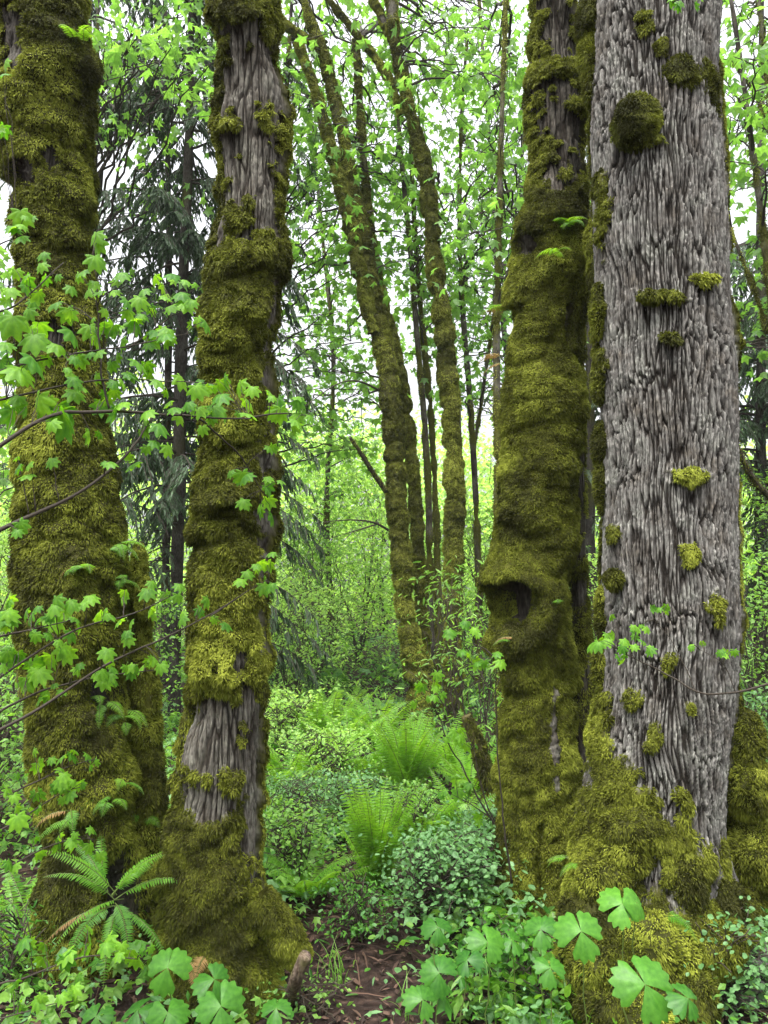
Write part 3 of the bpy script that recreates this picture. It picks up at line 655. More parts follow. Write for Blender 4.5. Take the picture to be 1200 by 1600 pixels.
CLUMP_ = mossy_clump_tree('tall mossy tree left in the middle clump, leaning left and forking near the top',
    [([(1160, 628, 686), (1100, 630, 680), (1050, 626, 672), (950, 612, 656), (870, 606, 648), (800, 602, 642), (750, 600, 640), (650, 592, 634), (560, 583, 624), (480, 568, 606), (400, 556, 590), (330, 545, 576), (270, 533, 560), (200, 520, 546), (100, 500, 522), (20, 470, 490), (-60, 450, 468)], 8.6, -0.1),
     ([(520, 572, 596), (450, 556, 580), (380, 540, 566), (320, 528, 552), (240, 508, 530), (170, 490, 512), (110, 472, 492), (66, 456, 476)], 8.5, None),
     ([(70, 500, 516), (60, 470, 486), (45, 448, 462), (30, 430, 446)], 8.6, None)],
    [(440, 60, 660, 330, 8.3, 12, 3), (440, 0, 600, 200, 8.3, 12, 2), (450, 280, 560, 460, 8, 11, 1.6), (560, 250, 660, 420, 8.8, 11, 1.0), (440, 420, 580, 640, 9, 13, 1.0)], 46, 1000, GB)
def dead_limb(root, ctrl, r0, r1, nst, seed):
    c = curve([np.r_[at(*q), 0] for q in ctrl], 30)[:, :3]; g = Geo(); tube(g, c, np.linspace(r0, r1, 30), 7, 0, 0.3); o = g.obj('dead_limb', [M['twig']], root)
    if nst:
        gm = Geo(); k = rng.integers(0, 29, nst); n = rdir(nst); n[:, 2] = np.abs(n[:, 2]) * 0.8 + 0.1; n = unit(n); f = rng.random(nst)[:, None]
        strands(gm, c[k] * (1 - f) + c[k + 1] * f + n * np.linspace(r0, r1, 30)[k][:, None] * 0.9, n, 0.022, 0.007, seed=seed); mo = gm.obj('moss_cover', [M['moss_far']], root, smooth=False); mo.parent = o
dead_limb(CLUMP_, [(603, 768, 8.5), (580, 735, 8.3), (562, 705, 8.2), (547, 684, 8.1)], 0.034, 0.016, 1500, 71)
dead_limb(CLUMP_, [(606, 828, 8.5), (585, 815, 8.1), (545, 811, 7.8), (505, 816, 7.6)], 0.016, 0.004, 0, 72)
dead_limb(CLUMP_, [(592, 818, 8.3), (560, 828, 8.0), (520, 840, 7.8)], 0.010, 0.003, 0, 73)
dead_limb(CLUMP_, [(592, 610, 8.4), (560, 592, 8.0), (530, 595, 7.8), (470, 640, 7.4)], 0.014, 0.003, 0, 74)
mossy_clump_tree('mossy tree close behind the forked one in the middle clump',
    [([(1130, 652, 692), (1050, 650, 682), (950, 644, 672), (900, 641, 668), (800, 638, 662), (700, 628, 656), (620, 618, 646), (540, 602, 628), (460, 585, 606), (380, 570, 590), (250, 560, 575), (60, 550, 562)], 9.1, -0.1)],
    [(560, 0, 700, 160, 8, 12, 1), (480, 150, 620, 330, 9, 12, 1)], 16, 1100, GB)
mossy_clump_tree('thick wavy mossy tree right in the middle clump, padded with bands of moss',
    [([(1130, 688, 734), (1080, 686, 728), (1000, 686, 728), (900, 690, 728), (800, 690, 730), (720, 688, 728), (640, 687, 727), (560, 679, 715), (500, 674, 711), (440, 665, 700), (380, 662, 691), (300, 654, 684), (250, 646, 678), (200, 634, 662), (150, 622, 648), (100, 611, 634), (40, 602, 626), (-60, 596, 618)], 8.4, -0.1),
     ([(180, 620, 634), (130, 606, 620), (90, 580, 594), (45, 545, 557), (0, 508, 520), (-50, 480, 492)], 8.5, None),
     ([(60, 606, 622), (30, 590, 604), (-20, 568, 582)], 8.5, None)],
    [(600, 100, 760, 330, 8.3, 12, 2.2), (620, 0, 830, 140, 7.5, 12, 2.5), (690, 280, 790, 520, 9, 12, 1.0), (660, 330, 740, 560, 9, 12, 0.8)], 36, 1200, GB)
mossy_clump_tree('thin dark bare stem standing between the two mossy trees of the middle clump',
    [([(1120, 664, 684), (900, 664, 680), (760, 662, 677), (640, 655, 669), (540, 646, 659), (400, 636, 648), (250, 622, 632), (150, 616, 624), (0, 608, 615)], 9.6, -0.1)],
    [(600, 330, 700, 480, 9, 13, 1)], 8, 1300, GB, nst=4000, mossy=0.55)
mossy_clump_tree('thin stem ringed with moss just left of the thick wavy tree',
    [([(1120, 676, 698), (900, 676, 692), (760, 672, 688), (640, 666, 680), (560, 658, 671), (450, 648, 660), (300, 640, 650), (100, 632, 640)], 9.9, -0.1)],
    [(640, 420, 720, 560, 9, 13, 1)], 8, 1400, GB, nst=6000)
mossy_clump_tree('thin crooked stem just right of the thick wavy tree',
    [([(1120, 740, 760), (900, 740, 755), (800, 738, 752), (700, 732, 746), (600, 726, 740), (480, 716, 728), (360, 712, 722), (200, 716, 724), (60, 726, 733)], 10.5, -0.1),
     ([(690, 738, 746), (630, 748, 756), (560, 758, 765), (480, 770, 776)], 10.5, None)],
    [(700, 330, 800, 620, 9, 14, 2), (740, 120, 830, 420, 9, 14, 1.5)], 26, 1500, GB, nst=4000, mossy=0.6, size=0.10)
mossy_clump_tree('dark brown mossy stem showing just left of the swollen trunk',
    [([(1120, 768, 796), (900, 768, 792), (760, 770, 790), (640, 768, 786), (540, 767, 783), (400, 772, 785), (200, 778, 789), (0, 786, 795)], 7.6, -0.1)],
    [(730, 60, 830, 480, 7, 12, 1)], 22, 1600, GB, nst=7000, mossy=0.62, size=0.10)

# maples whose stems stand at the sides and behind the big trunks
GS = 'young maples filling the sides of the wood'
def side_tree(label, stems, boxes, ntg, seed, **k):
    return mossy_clump_tree(label, stems, boxes, ntg, seed, GS, **k)
side_tree('leaning grey maple stems with bright leaves at the right edge of the photo',
    [([(1100, 1260, 1284), (800, 1235, 1256), (500, 1200, 1217), (300, 1178, 1192), (100, 1152, 1163), (-50, 1130, 1140)], 6.5, -0.1), ([(900, 1290, 1310), (500, 1240, 1255), (200, 1200, 1212), (0, 1180, 1190)], 6.8, None),
     ([(520, 1196, 1206), (440, 1170, 1178), (380, 1146, 1153), (300, 1120, 1126)], 6.6, None), ([(240, 1210, 1219), (150, 1180, 1186), (90, 1140, 1146)], 6.6, None)],
    [(1120, 30, 1230, 240, 5.5, 8, 2), (1130, 220, 1230, 420, 6, 9, 1.2), (1140, 400, 1220, 560, 6.5, 9, 0.8)], 34, 1700, nst=3000, mossy=0.5, size=0.10)
side_tree('maple with bright leaves spread between the two left trunks at the top',
    [([(1100, 136, 152), (800, 140, 154), (500, 140, 152), (300, 142, 152), (100, 148, 156), (-60, 150, 158)], 9.2, -0.1)],
    [(150, 0, 330, 130, 5.5, 9, 3), (150, 100, 330, 330, 7, 10, 1.2), (170, 330, 330, 460, 7, 10, 0.5)], 32, 1800, nst=2000, mossy=0.5, size=0.10)
side_tree('maple rising behind the second trunk with leaves showing along its right side',
    [([(1100, 380, 398), (700, 395, 410), (400, 420, 432), (200, 440, 450), (0, 452, 460)], 10.0, -0.1)],
    [(440, 330, 560, 560, 8, 12, 2), (430, 560, 580, 760, 9, 13, 1.2), (440, 130, 520, 330, 8, 11, 1.5)], 36, 1900, nst=2000, mossy=0.5, size=0.10)
side_tree('pale maple with thin leafage standing in the bright gap right of the clump',
    [([(1100, 800, 820), (700, 800, 815), (400, 770, 780), (200, 760, 768), (0, 745, 752)], 12.5, -0.1), ([(500, 782, 792), (300, 806, 812), (100, 830, 836)], 12.5, None)],
    [(690, 60, 830, 330, 10, 15, 1.2), (690, 330, 800, 640, 11, 15, 1.5), (640, 380, 720, 700, 12, 16, 1)], 36, 2000, nst=2000, mossy=0.5, size=0.11)
side_tree('maple with pale leaves against the sky left of the middle clump',
    [([(1100, 520, 536), (800, 500, 514), (560, 520, 530), (380, 500, 509), (150, 480, 487)], 14.0, -0.1)],
    [(440, 480, 620, 720, 12, 17, 2), (480, 340, 600, 520, 12, 16, 1), (440, 640, 600, 820, 13, 18, 2)], 44, 2100, nst=2000, mossy=0.5, size=0.11)
side_tree('thin maple seen in the gap left of the left edge trunk',
    [([(1100, -40, -24), (700, -30, -18), (300, -10, 0), (0, 0, 8)], 7.5, -0.1)],
    [(-40, 80, 20, 460, 6, 9, 1), (-40, 420, 30, 800, 6, 9, 1)], 14, 2200, nst=2000, mossy=0.6, size=0.10)

# ------------------------------------------------------------------ conifers
def conifer(label, rows, Y, z0, z1, nb, Lmax, seed, faces=None, dead=0, dens=0.75, size=0.12, hang=0.35, zbot=-0.1):
    g = Geo(); g.moss = []; path, rad = slim_trunk(g, None, rows, Y, 20, 160, 0, seed, lumpy=0.008, mossy=0.35, zbot=zbot)
    b = path[0].copy(); b[2] = gz(b[0], b[1]); root = thing('conifer_tree', label, 'tree', b, 'dark conifers among the maples')
    finish_stems(root, g, None, 'bark_dark')
    c = Geo(); P, Yd, Nd, S, TT = [], [], [], [], []
    for i in range(nb + dead):
        isd = i >= nb
        z = rng.uniform(z0, z1) if not isd else rng.uniform(0.4, z0 + 1.2)
        k = int(np.argmin(np.abs(path[:, 2] - z))); a = path[k]
        az = rng.uniform(0, 2 * math.pi) if faces is None else rng.uniform(*faces)
        L = Lmax * rng.uniform(0.5, 1.0) * (1 if not isd else 0.75); t = np.linspace(0, 1, 12)
        out = t * L; drop = (0.12 * t - (hang + 0.15 * rng.random()) * t ** 1.8) * L
        w = rng.normal(0, 0.03, 12).cumsum() * L * 0.3
        p = a + np.stack([np.cos(az) * out - np.sin(az) * w, np.sin(az) * out + np.cos(az) * w, drop], 1)
        tube(c, p, 0.020 * (1 - t * 0.85) * (L / 1.8), 5, 0, 0.25)
        for s in range(int((26 if not isd else 7) * dens)):
            u = rng.uniform(0.15, 1.0); q0 = np.array([np.interp(u, t, p[:, d]) for d in range(3)])
            side = 1 if s % 2 else -1; ln = (0.16 + 0.34 * (1 - abs(u - 0.5))) * rng.uniform(0.6, 1.2) * (L / 1.8)
            dr = np.array([np.cos(az) * 0.6 - np.sin(az) * side, np.sin(az) * 0.6 + np.cos(az) * side, 0]); dr /= np.linalg.norm(dr)
            m = 9; v = np.linspace(0.05, 1, m)[:, None]
            q = q0 + dr * v * ln * 0.75 + np.array([0, 0, -1.0]) * (v ** 1.5) * ln * (0.75 + 0.3 * rng.random())
            tube(c, np.concatenate([[q0], q[[3, 6, 8]]]), 0.004, 3, 0, 0.2, cap=False)
            if isd and rng.random() < 0.5: continue
            P.append(np.repeat(q, 2, 0)); dd = np.repeat(np.gradient(q, axis=0), 2, 0); dd = unit(dd)
            sd = np.cross(dd, np.array([0, 0, 1.0])) * np.tile([1, -1], m)[:, None]
            Yd.append(dd + sd * 0.55 + np.array([0, 0, -0.45]) + rng.normal(0, 0.2, dd.shape)); Nd.append(np.array([0, 0, 1.0]) + rng.normal(0, 0.5, dd.shape))
            S.append(size * rng.uniform(0.45, 1.0, 2 * m)); TT.append(rng.uniform(0, 1) * 0.6 + rng.random(2 * m) * 0.4)
    if P: scatter(c, T_LANCE, np.concatenate(P), np.concatenate(Yd), np.concatenate(Nd), np.concatenate(S), 1, np.concatenate(TT))
    c.obj('crown', [M['twig'], M['needle']], root, smooth=False)
conifer('dark straight conifer between the two left trunks, mossy bare branches low down', [(1170, 254, 288), (1000, 260, 288), (800, 264, 294), (600, 268, 296), (450, 273, 298), (300, 282, 304), (150, 288, 306), (0, 292, 306), (-200, 296, 306)], 9.0, 2.4, 11.0, 76, 1.7, 2300, dead=26, dens=1.0)
conifer('thinner grey conifer just left of the dark straight one', [(1150, 246, 268), (700, 252, 270), (430, 258, 272), (210, 256, 268), (0, 252, 262), (-200, 250, 258)], 10.5, 3.4, 12.5, 70, 1.8, 2400, dead=8, dens=1.0)
conifer('conifer with drooping sprays hidden behind the left edge trunk', [(1150, 120, 150), (700, 125, 150), (300, 130, 148), (0, 132, 146), (-200, 134, 144)], 11.5, 3.0, 13, 40, 2.2, 2500)
conifer('conifer behind the second trunk whose dark sprays hang out to its right', [(1150, 372, 404), (700, 378, 404), (300, 384, 402), (0, 386, 400), (-200, 388, 398)], 8.0, 0.9, 5.6, 26, 0.85, 2600, faces=(-0.7, 0.6), hang=0.6, size=0.075, dens=0.7)
conifer('dark conifer in the narrow gap between the two right trunks', [(1100, 905, 935), (700, 910, 934), (300, 914, 930), (0, 917, 927)], 12.0, 2.0, 11, 56, 1.9, 2700)
conifer('dark dense conifer at the right edge behind the grey trunk', [(1100, 1172, 1204), (700, 1176, 1202), (300, 1180, 1198), (0, 1184, 1196)], 9.5, 1.2, 6.2, 80, 1.9, 2800, hang=0.25)
conifer('second dark conifer at the right edge, further back', [(1100, 1225, 1255), (700, 1228, 1250), (300, 1230, 1246), (0, 1232, 1244)], 12.5, 1.5, 8, 70, 2.4, 2900, hang=0.25)

# ------------------------------------------------------------------ leafy shrubs and young trees behind
def shrub(label, px, Y, h, w, nl, size, mat='shrub', name='leafy_shrub', group='leafy shrubs behind the trunks', tm=None, nstem=7, low=0.05, cl=26, cat='shrub', flat=0.3, bias=0.1, base=None):
    b = gpt(px, Y) if base is None else base
    root = thing(name, label, cat, b, group); gs, gl = Geo(), Geo(); tips = []
    for i in range(nstem):
        az = rng.uniform(0, 6.28); r = w * rng.uniform(0.15, 0.5); e = b + np.array([np.cos(az) * r, np.sin(az) * r, h * rng.uniform(0.65, 1.0)])
        p = bough(gs, b + rng.normal(0, 0.04, 3) * [1, 1, 0], e, 0.004 + 0.0035 * h, 0.002, 0.08, 12, 5, 0.5); tips.append(p)
    k = max(1, nl // cl)
    for i in range(k):
        p = tips[rng.integers(len(tips))]; a = p[rng.integers(4, 12)]
        q = b + np.array([rng.normal(0, 0.26) * w, rng.normal(0, 0.26) * w, h * (low + (1 - low) * rng.random() ** 0.8)])
        q[:2] = b[:2] + (q[:2] - b[:2]) * (1.15 - 0.55 * ((q[2] - b[2]) / h) ** 2)
        a = p[min(11, max(1, int(11 * (q[2] - b[2]) / h) - 2))]
        bough(gs, a, q, 0.004, 0.002, 0.05, 6, 4, 0.4)
        sprays(gl, q, cl, size * 3.2 + 0.05 * w, size * rng.uniform(0.75, 1.25), 0, flat, tm or T_KITE, 0.3, bias)
    gs.obj('stem', [M['twig']], root); gl.obj('foliage', [M[mat]], root, smooth=False)
    return root
for a in [
    ('low yellow-green shrub arching over the ferns right of the second trunk', 462, 9.0, 1.7, 1.6, 2600, 0.050, 'yellow'),
    ('pale green shrub behind the low yellow-green one', 500, 12.0, 2.6, 2.4, 3000, 0.065, 'shrub'),
    ('light green young maple filling the gap beside the middle clump', 560, 14.0, 4.2, 3.4, 4200, 0.085, 'yellow'),
    ('bushy shrub close behind the second trunk', 425, 11.0, 2.8, 2.2, 2600, 0.065, 'shrub'),
    ('tall pale young tree far back in the bright gap', 480, 18.0, 5.6, 4.5, 4500, 0.11, 'yellow'),
    ('far bushy tree behind the leaning mossy tree', 600, 20.0, 5.0, 5.0, 4000, 0.12, 'shrub'),
    ('shrub between the stems of the middle clump', 665, 13.0, 3.0, 2.6, 2400, 0.075, 'yellow'),
    ('shrub filling the gap behind the thin stems', 748, 11.5, 2.8, 2.2, 2600, 0.065, 'shrub'),
    ('taller pale tree seen past the swollen trunk', 770, 17.0, 5.4, 4.0, 3600, 0.11, 'yellow'),
    ('low shrub in the slit between the right trunks', 925, 9.5, 2.0, 1.2, 1800, 0.055, 'yellow'),
    ('pale young tree in the slit between the right trunks', 930, 15.0, 4.6, 3.0, 2600, 0.10, 'shrub'),
    ('bright shrub at the right edge beyond the buttress', 1185, 6.2, 1.9, 1.6, 2600, 0.050, 'shrub'),
    ('darker shrub further back at the right edge', 1225, 8.5, 3.0, 2.4, 2400, 0.06, 'shrub'),
    ('fresh green shrub low at the right edge beside the buttress', 1205, 4.6, 1.0, 0.9, 1600, 0.036, 'blue'),
    ('bright green shrub at the left edge behind the trunk', 8, 7.0, 2.4, 1.9, 3000, 0.055, 'yellow'),
    ('green shrub low at the left edge', -15, 5.0, 1.35, 1.3, 2600, 0.045, 'shrub'),
    ('shrub far back at the left edge', 15, 12.0, 4.2, 3.4, 3200, 0.085, 'yellow'),
    ('shrub low in the gap between the two left trunks', 222, 8.0, 1.5, 1.1, 1600, 0.050, 'shrub'),
    ('pale shrub far back between the two left trunks', 225, 14.0, 4.4, 3.2, 3200, 0.085, 'yellow'),
    ]:
    shrub(a[0], *a[1:7], mat=a[7])
def far_wood():
    g = Geo(); n = 0
    for i in range(5200):
        Y = rng.uniform(19, 44); px = rng.uniform(-260, 1460); x = (px - 600) / FPX * Y
        hmax = 5.0 + 7.0 * float(vn(np.array([[x * 0.13, Y * 0.13, 0.5]]), 4)[0]) * (Y / 30)
        z = hmax * rng.random() ** 1.1; b = np.array([x, Y, gz(x, Y) + z])
        if z > 6 and rng.random() < 0.35: continue
        sprays(g, b, 16, 0.85, 0.27 * (Y / 32), 0, 0.45, T_TWO, 0.3, 0.25)
    o = g.obj('far_wood', [M['yellow']], None, smooth=False); o['kind'] = 'stuff'
    tag(o, 'hazy bright green wood far behind all the trunks', 'far wood')
far_wood()
# ------------------------------------------------------------------ ferns
def frond(g, base, az, L, e0, e1, wmax, npair=30, tint=0.5, roll=0.0, mat=0, stalk=0.12, shape='sword', mstem=1):
    n = npair + 6; t = np.linspace(0, 1, n); el = e0 + (e1 - e0) * t ** 1.3
    h = np.array([math.cos(az), math.sin(az), 0.0]); st = L / (n - 1)
    d = np.cos(el)[:, None] * h + np.sin(el)[:, None] * np.array([0, 0, 1.0])
    p = base + np.concatenate([[np.zeros(3)], np.cumsum(d[:-1] * st, 0)])
    tube(g, p[::2], np.linspace(0.0035, 0.0012, n)[::2] * (L / 0.8) ** 0.5, 4, mstem, tint * 0.7, cap=False)
    s = t[(t > stalk)]; q = p[t > stalk]; dd = d[t > stalk]; u = (s - stalk) / (1 - stalk)
    prof = (np.minimum(1, (u + 0.12) * 4) * (1 - u ** 2.6) ** 0.9) if shape == 'sword' else (np.minimum(1, (u + 0.3) * 2.2) * (1 - u) ** 0.7 + 0.03)
    side0 = np.cross(dd, np.array([0, 0, 1.0])); side0 = unit(side0); up = unit(np.cross(side0, dd))
    side0 = side0 * math.cos(roll) + up * math.sin(roll); up = unit(np.cross(side0, dd))
    for sgn in (1, -1):
        y = sgn * side0 + dd * 0.28 - up * 0.22 + rng.normal(0, 0.06, dd.shape)
        W = wmax * prof * rng.uniform(0.92, 1.08, len(q))
        # one pinna: narrow blade, as wide as the spacing allows
        k = min(0.45, st * 0.95 / max(wmax, 1e-4))
        tm = (np.array([[0, 0, 0], [k * 0.5, 0.18, 0], [k * 0.38, 0.62, -0.05], [0, 1, -0.16], [-k * 0.38, 0.62, -0.05], [-k * 0.5, 0.18, 0]]), np.array([[0, 1, 2], [0, 2, 3], [0, 3, 4], [0, 4, 5]]))
        scatter(g, tm, q, y, up + rng.normal(0, 0.08, dd.shape), W, mat, tint + rng.normal(0, 0.06, len(q)))
def fern(label, base, n, L, e0=(55, 85), e1=(-20, 30), wmax=0.075, group='sword ferns growing on the ground', mat='fern', azr=(0, 6.283), npair=30, dead=0, name='sword_fern', shape='sword', tint=(0.3, 0.9), cat='fern'):
    root = thing(name, label, cat, base, group)
    for i in range(n):
        az = azr[0] + (azr[1] - azr[0]) * (i + rng.uniform(0.1, 0.9)) / n
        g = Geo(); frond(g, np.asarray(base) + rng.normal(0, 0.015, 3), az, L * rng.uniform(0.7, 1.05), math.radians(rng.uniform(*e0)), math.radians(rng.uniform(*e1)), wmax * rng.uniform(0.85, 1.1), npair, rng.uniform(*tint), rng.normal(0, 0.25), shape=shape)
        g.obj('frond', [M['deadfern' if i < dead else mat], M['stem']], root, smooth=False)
    return root
fern('bright upright sword fern in the middle of the ground, vivid yellow-green', gpix(585, 1395), 46, 0.64, (70, 89), (38, 78), 0.085, tint=(0.6,1.0))
fern('upright sword fern further up the path, in front of the forked mossy tree', gpix(638, 1255), 38, 0.76, (66, 88), (28, 70), 0.10, tint=(0.4,0.9))
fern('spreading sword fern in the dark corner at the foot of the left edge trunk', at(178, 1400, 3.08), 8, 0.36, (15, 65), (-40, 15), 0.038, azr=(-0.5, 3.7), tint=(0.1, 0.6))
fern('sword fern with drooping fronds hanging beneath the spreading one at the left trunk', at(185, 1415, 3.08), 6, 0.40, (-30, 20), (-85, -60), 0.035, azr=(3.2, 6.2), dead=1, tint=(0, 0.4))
fern('paler sword fern left of the upright one on the path side', gpix(480, 1410), 11, 0.50, (35, 70), (-20, 15), 0.08)
fern('small sword fern at the foot of the leaning stub', gpix(715, 1310), 10, 0.55, (45, 75), (-10, 30), 0.06)
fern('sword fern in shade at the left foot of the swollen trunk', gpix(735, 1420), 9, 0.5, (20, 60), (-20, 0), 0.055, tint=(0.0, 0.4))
for k, (px, py, L, lab) in enumerate([(455, 1235, 0.7, 'arching fern half hidden by the right side of the second trunk'), (540, 1190, 0.8, 'fern tuft left of the upright fern before the forked tree'), (590, 1165, 0.85, 'fern at the left foot of the forked mossy tree'), (700, 1215, 0.8, 'fern at the right foot of the middle clump'),
        (520, 1145, 0.9, 'far fern under the light green young maple'), (735, 1245, 0.7, 'fern behind the leaning stub'), (565, 1230, 0.6, 'bluish fern below the tuft by the forked tree'), (440, 1290, 0.5, 'little fern beside the bark of the second trunk'), (490, 1175, 0.8, 'far fern at the foot of the yellow-green shrub'), (660, 1330, 0.55, 'fern right of the bright upright one')]):
    fern(lab, gpix(px, py), 13, L, (40, 80), (-20, 35), 0.09, npair=26)
for k, (px, py, L, lab) in enumerate([(40, 1430, 0.55, 'fern at the left edge of the photo below the shrubs'), (20, 1500, 0.5, 'dark fern low at the left edge'), (1165, 1440, 0.4, 'fern in front of the mossy buttress')]):
    fern(lab, gpix(px, py), 9, L, (30, 70), (-20, 20), 0.055, npair=24, tint=(0.1, 0.6))
# small ferns rooted in the moss of the trunks
def trunk_fern(label, P, N, px, py, n, L, mat='fern', az=(-2.7, -0.4), e0=(-10, 30), e1=(-85, -50), tint=(0.2, 0.7), dead=0):
    qx, qy = proj(P); f = ((CAM - P) * N).sum(-1) > 0.0
    d = np.hypot(qx - px, qy - py) + np.where(f, 0, 1e6); k = np.unravel_index(np.argmin(d), d.shape)
    return fern(label, P[k] + N[k] * 0.01, n, L, e0, e1, 0.040, 'small ferns rooted in trunk moss', mat, az, 18, dead, 'licorice_fern', 'tri', tint)
for a in [(PA, NA, 128, 885, 4, 0.15, 'pale fern with one tan frond hanging high on the left edge trunk', 1, (-2.6, -0.6)), (PA, NA, 178, 850, 4, 0.20, 'grey-green fern on the right side of the left edge trunk', 0, (-1.4, 0.2)), (PA, NA, 185, 905, 3, 0.17, 'fern just under the grey-green one on the left edge trunk', 0, (-1.6, 0)),
          (PA, NA, 160, 1100, 6, 0.20, 'soft fern tuft hanging by the dark hollow of the left edge trunk', 0, (-2.6, -0.4)), (PA, NA, 190, 1120, 4, 0.17, 'fern at the right rim of that trunk below the hollow tuft', 0, (-1.8, -0.2)), (PA, NA, 165, 1250, 4, 0.15, 'bright fern on the lower middle of the left edge trunk', 0, (-2.6, -0.4)),
          (PA, NA, 110, 1270, 4, 0.18, 'yellowish fern low on the left side of the left edge trunk', 1, (-3, -1)), (PA, NA, 195, 1225, 2, 0.14, 'tiny fern near the side stem of the left edge trunk', 0, (-2, -0.2)), (PA, NA, 120, 60, 5, 0.20, 'fern high up under the top edge on the left edge trunk', 0, (-2.4, -0.2)), (PA, NA, 215, 1280, 3, 0.14, 'fern in the cleft above the spreading sword fern', 0, (-2, -0.2)),
          (PC, NC, 885, 350, 5, 0.19, 'pale fern draped over the moss arch of the swollen trunk', 0, (-2.5, -0.4)), (PC, NC, 870, 395, 4, 0.16, 'fern hanging inside the moss arch of the swollen trunk', 0, (-2.8, -0.6)), (PC, NC, 800, 480, 4, 0.20, 'rusty dry fern sticking out left of the swollen trunk', 2, (2.6, 3.8)),
          (PC, NC, 790, 560, 3, 0.18, 'second rusty dry fern lower on the left of the swollen trunk', 3, (2.6, 3.6)), (PC, NC, 868, 935, 1, 0.07, 'single tiny bright fern beside the knothole', 0, (-1.9, -1.3)), (PC, NC, 805, 1000, 2, 0.15, 'dry fern under the knothole', 1, (3, 4)),
          (PB, NB, 312, 1500, 3, 0.14, 'yellow dying fern at the foot of the second trunk', 3, (-2.4, -0.7)), (PD, ND, 905, 1345, 3, 0.16, 'small fern in the gap at the left foot of the grey trunk', 0, (2.2, 3.6)), (PD, ND, 1040, 1425, 3, 0.15, 'small fern on the mossy foot of the grey trunk', 0, (-2, -0.4))]:
    trunk_fern(a[6], a[0], a[1], a[2], a[3], a[4], a[5], dead=a[7], az=a[8])

# ------------------------------------------------------------------ small ground plants
def leaflet(L, half, teeth=4):
    """wedge leaflet with a blunt-toothed outer edge."""
    k = teeth * 6 + 1; a = np.linspace(-half, half, k); w = (np.linspace(0, teeth, k) % 1.0); w[-1] = 1
    edge = 0.85 + 0.15 * (1 - np.abs(2 * np.clip(w, 0, 1) - 1)) ** 0.9
    r = L * edge * (0.80 + 0.2 * np.cos(a / half * 1.35)); V = [np.zeros((1, 3))]
    for f in (0.4, 0.75, 1.0):
        rr = r * f if f == 1 else L * f * (0.86 + 0.14 * np.cos(a / half * 1.2))
        z = -0.30 * rr ** 2 / L - 0.12 * L * f * (a / half) ** 2 + 0.012 * L * np.sin(a * 9 + 1) * f
        V.append(np.stack([np.sin(a) * rr, np.cos(a) * rr, z], 1))
    t = [(0, 1 + i, 2 + i) for i in range(k - 1)]
    for q in range(2):
        o = 1 + q * k
        for i in range(k - 1): t += [(o + i, o + k + i, o + k + i + 1), (o + i, o + k + i + 1, o + i + 1)]
    dv = 0.22 * (1 - np.abs(2 * w - 1)) - 0.10; V = np.concatenate(V)
    return V, np.array(t), np.concatenate([[0.2]] + [dv] * 3)
def vanilla(label, px, py, Y, R, face, tilt, tint, teeth=4):
    """three broad wedge leaflets on one thin stalk; (px, py) is where the leaflets meet."""
    top = at(px, py, Y); b = np.array([top[0] + rng.normal(0, 0.03), Y + rng.uniform(0.0, 0.06), 0.0]); b[2] = min(gz(b[0], b[1]), top[2] - 0.05)
    root = thing('vanilla_leaf', label, 'plant', b, 'three-leaved woodland plants')
    g = Geo(); bough(g, b, top, 0.0028, 0.0018, 0.0, 8, 5, 0.5, 0.05); g.obj('stalk', [M['stem']], root)
    nrm = unit(np.array([math.sin(tilt[0]), -math.sin(tilt[1]), math.cos(tilt[1])]))
    e1 = unit(np.array([1.0, 0, 0]) - nrm[0] * nrm); e2 = np.cross(nrm, e1)
    for k, off in enumerate((0, 2.02, -2.02)):
        a = face + off + rng.normal(0, 0.12); y = math.cos(a) * e1 + math.sin(a) * e2 - nrm * rng.uniform(0.0, 0.3); g = Geo()
        scatter(g, leaflet(1.0, 0.70 if k == 0 else 0.92, teeth + (k > 0)), top[None] + 0.0, y[None], nrm[None] + rng.normal(0, 0.12, (1, 3)), 0.92 * R * rng.uniform(0.9, 1.08), 0, tint + rng.uniform(-0.15, 0.1))
        g.obj('leaflet', [M['vanilla']], root)
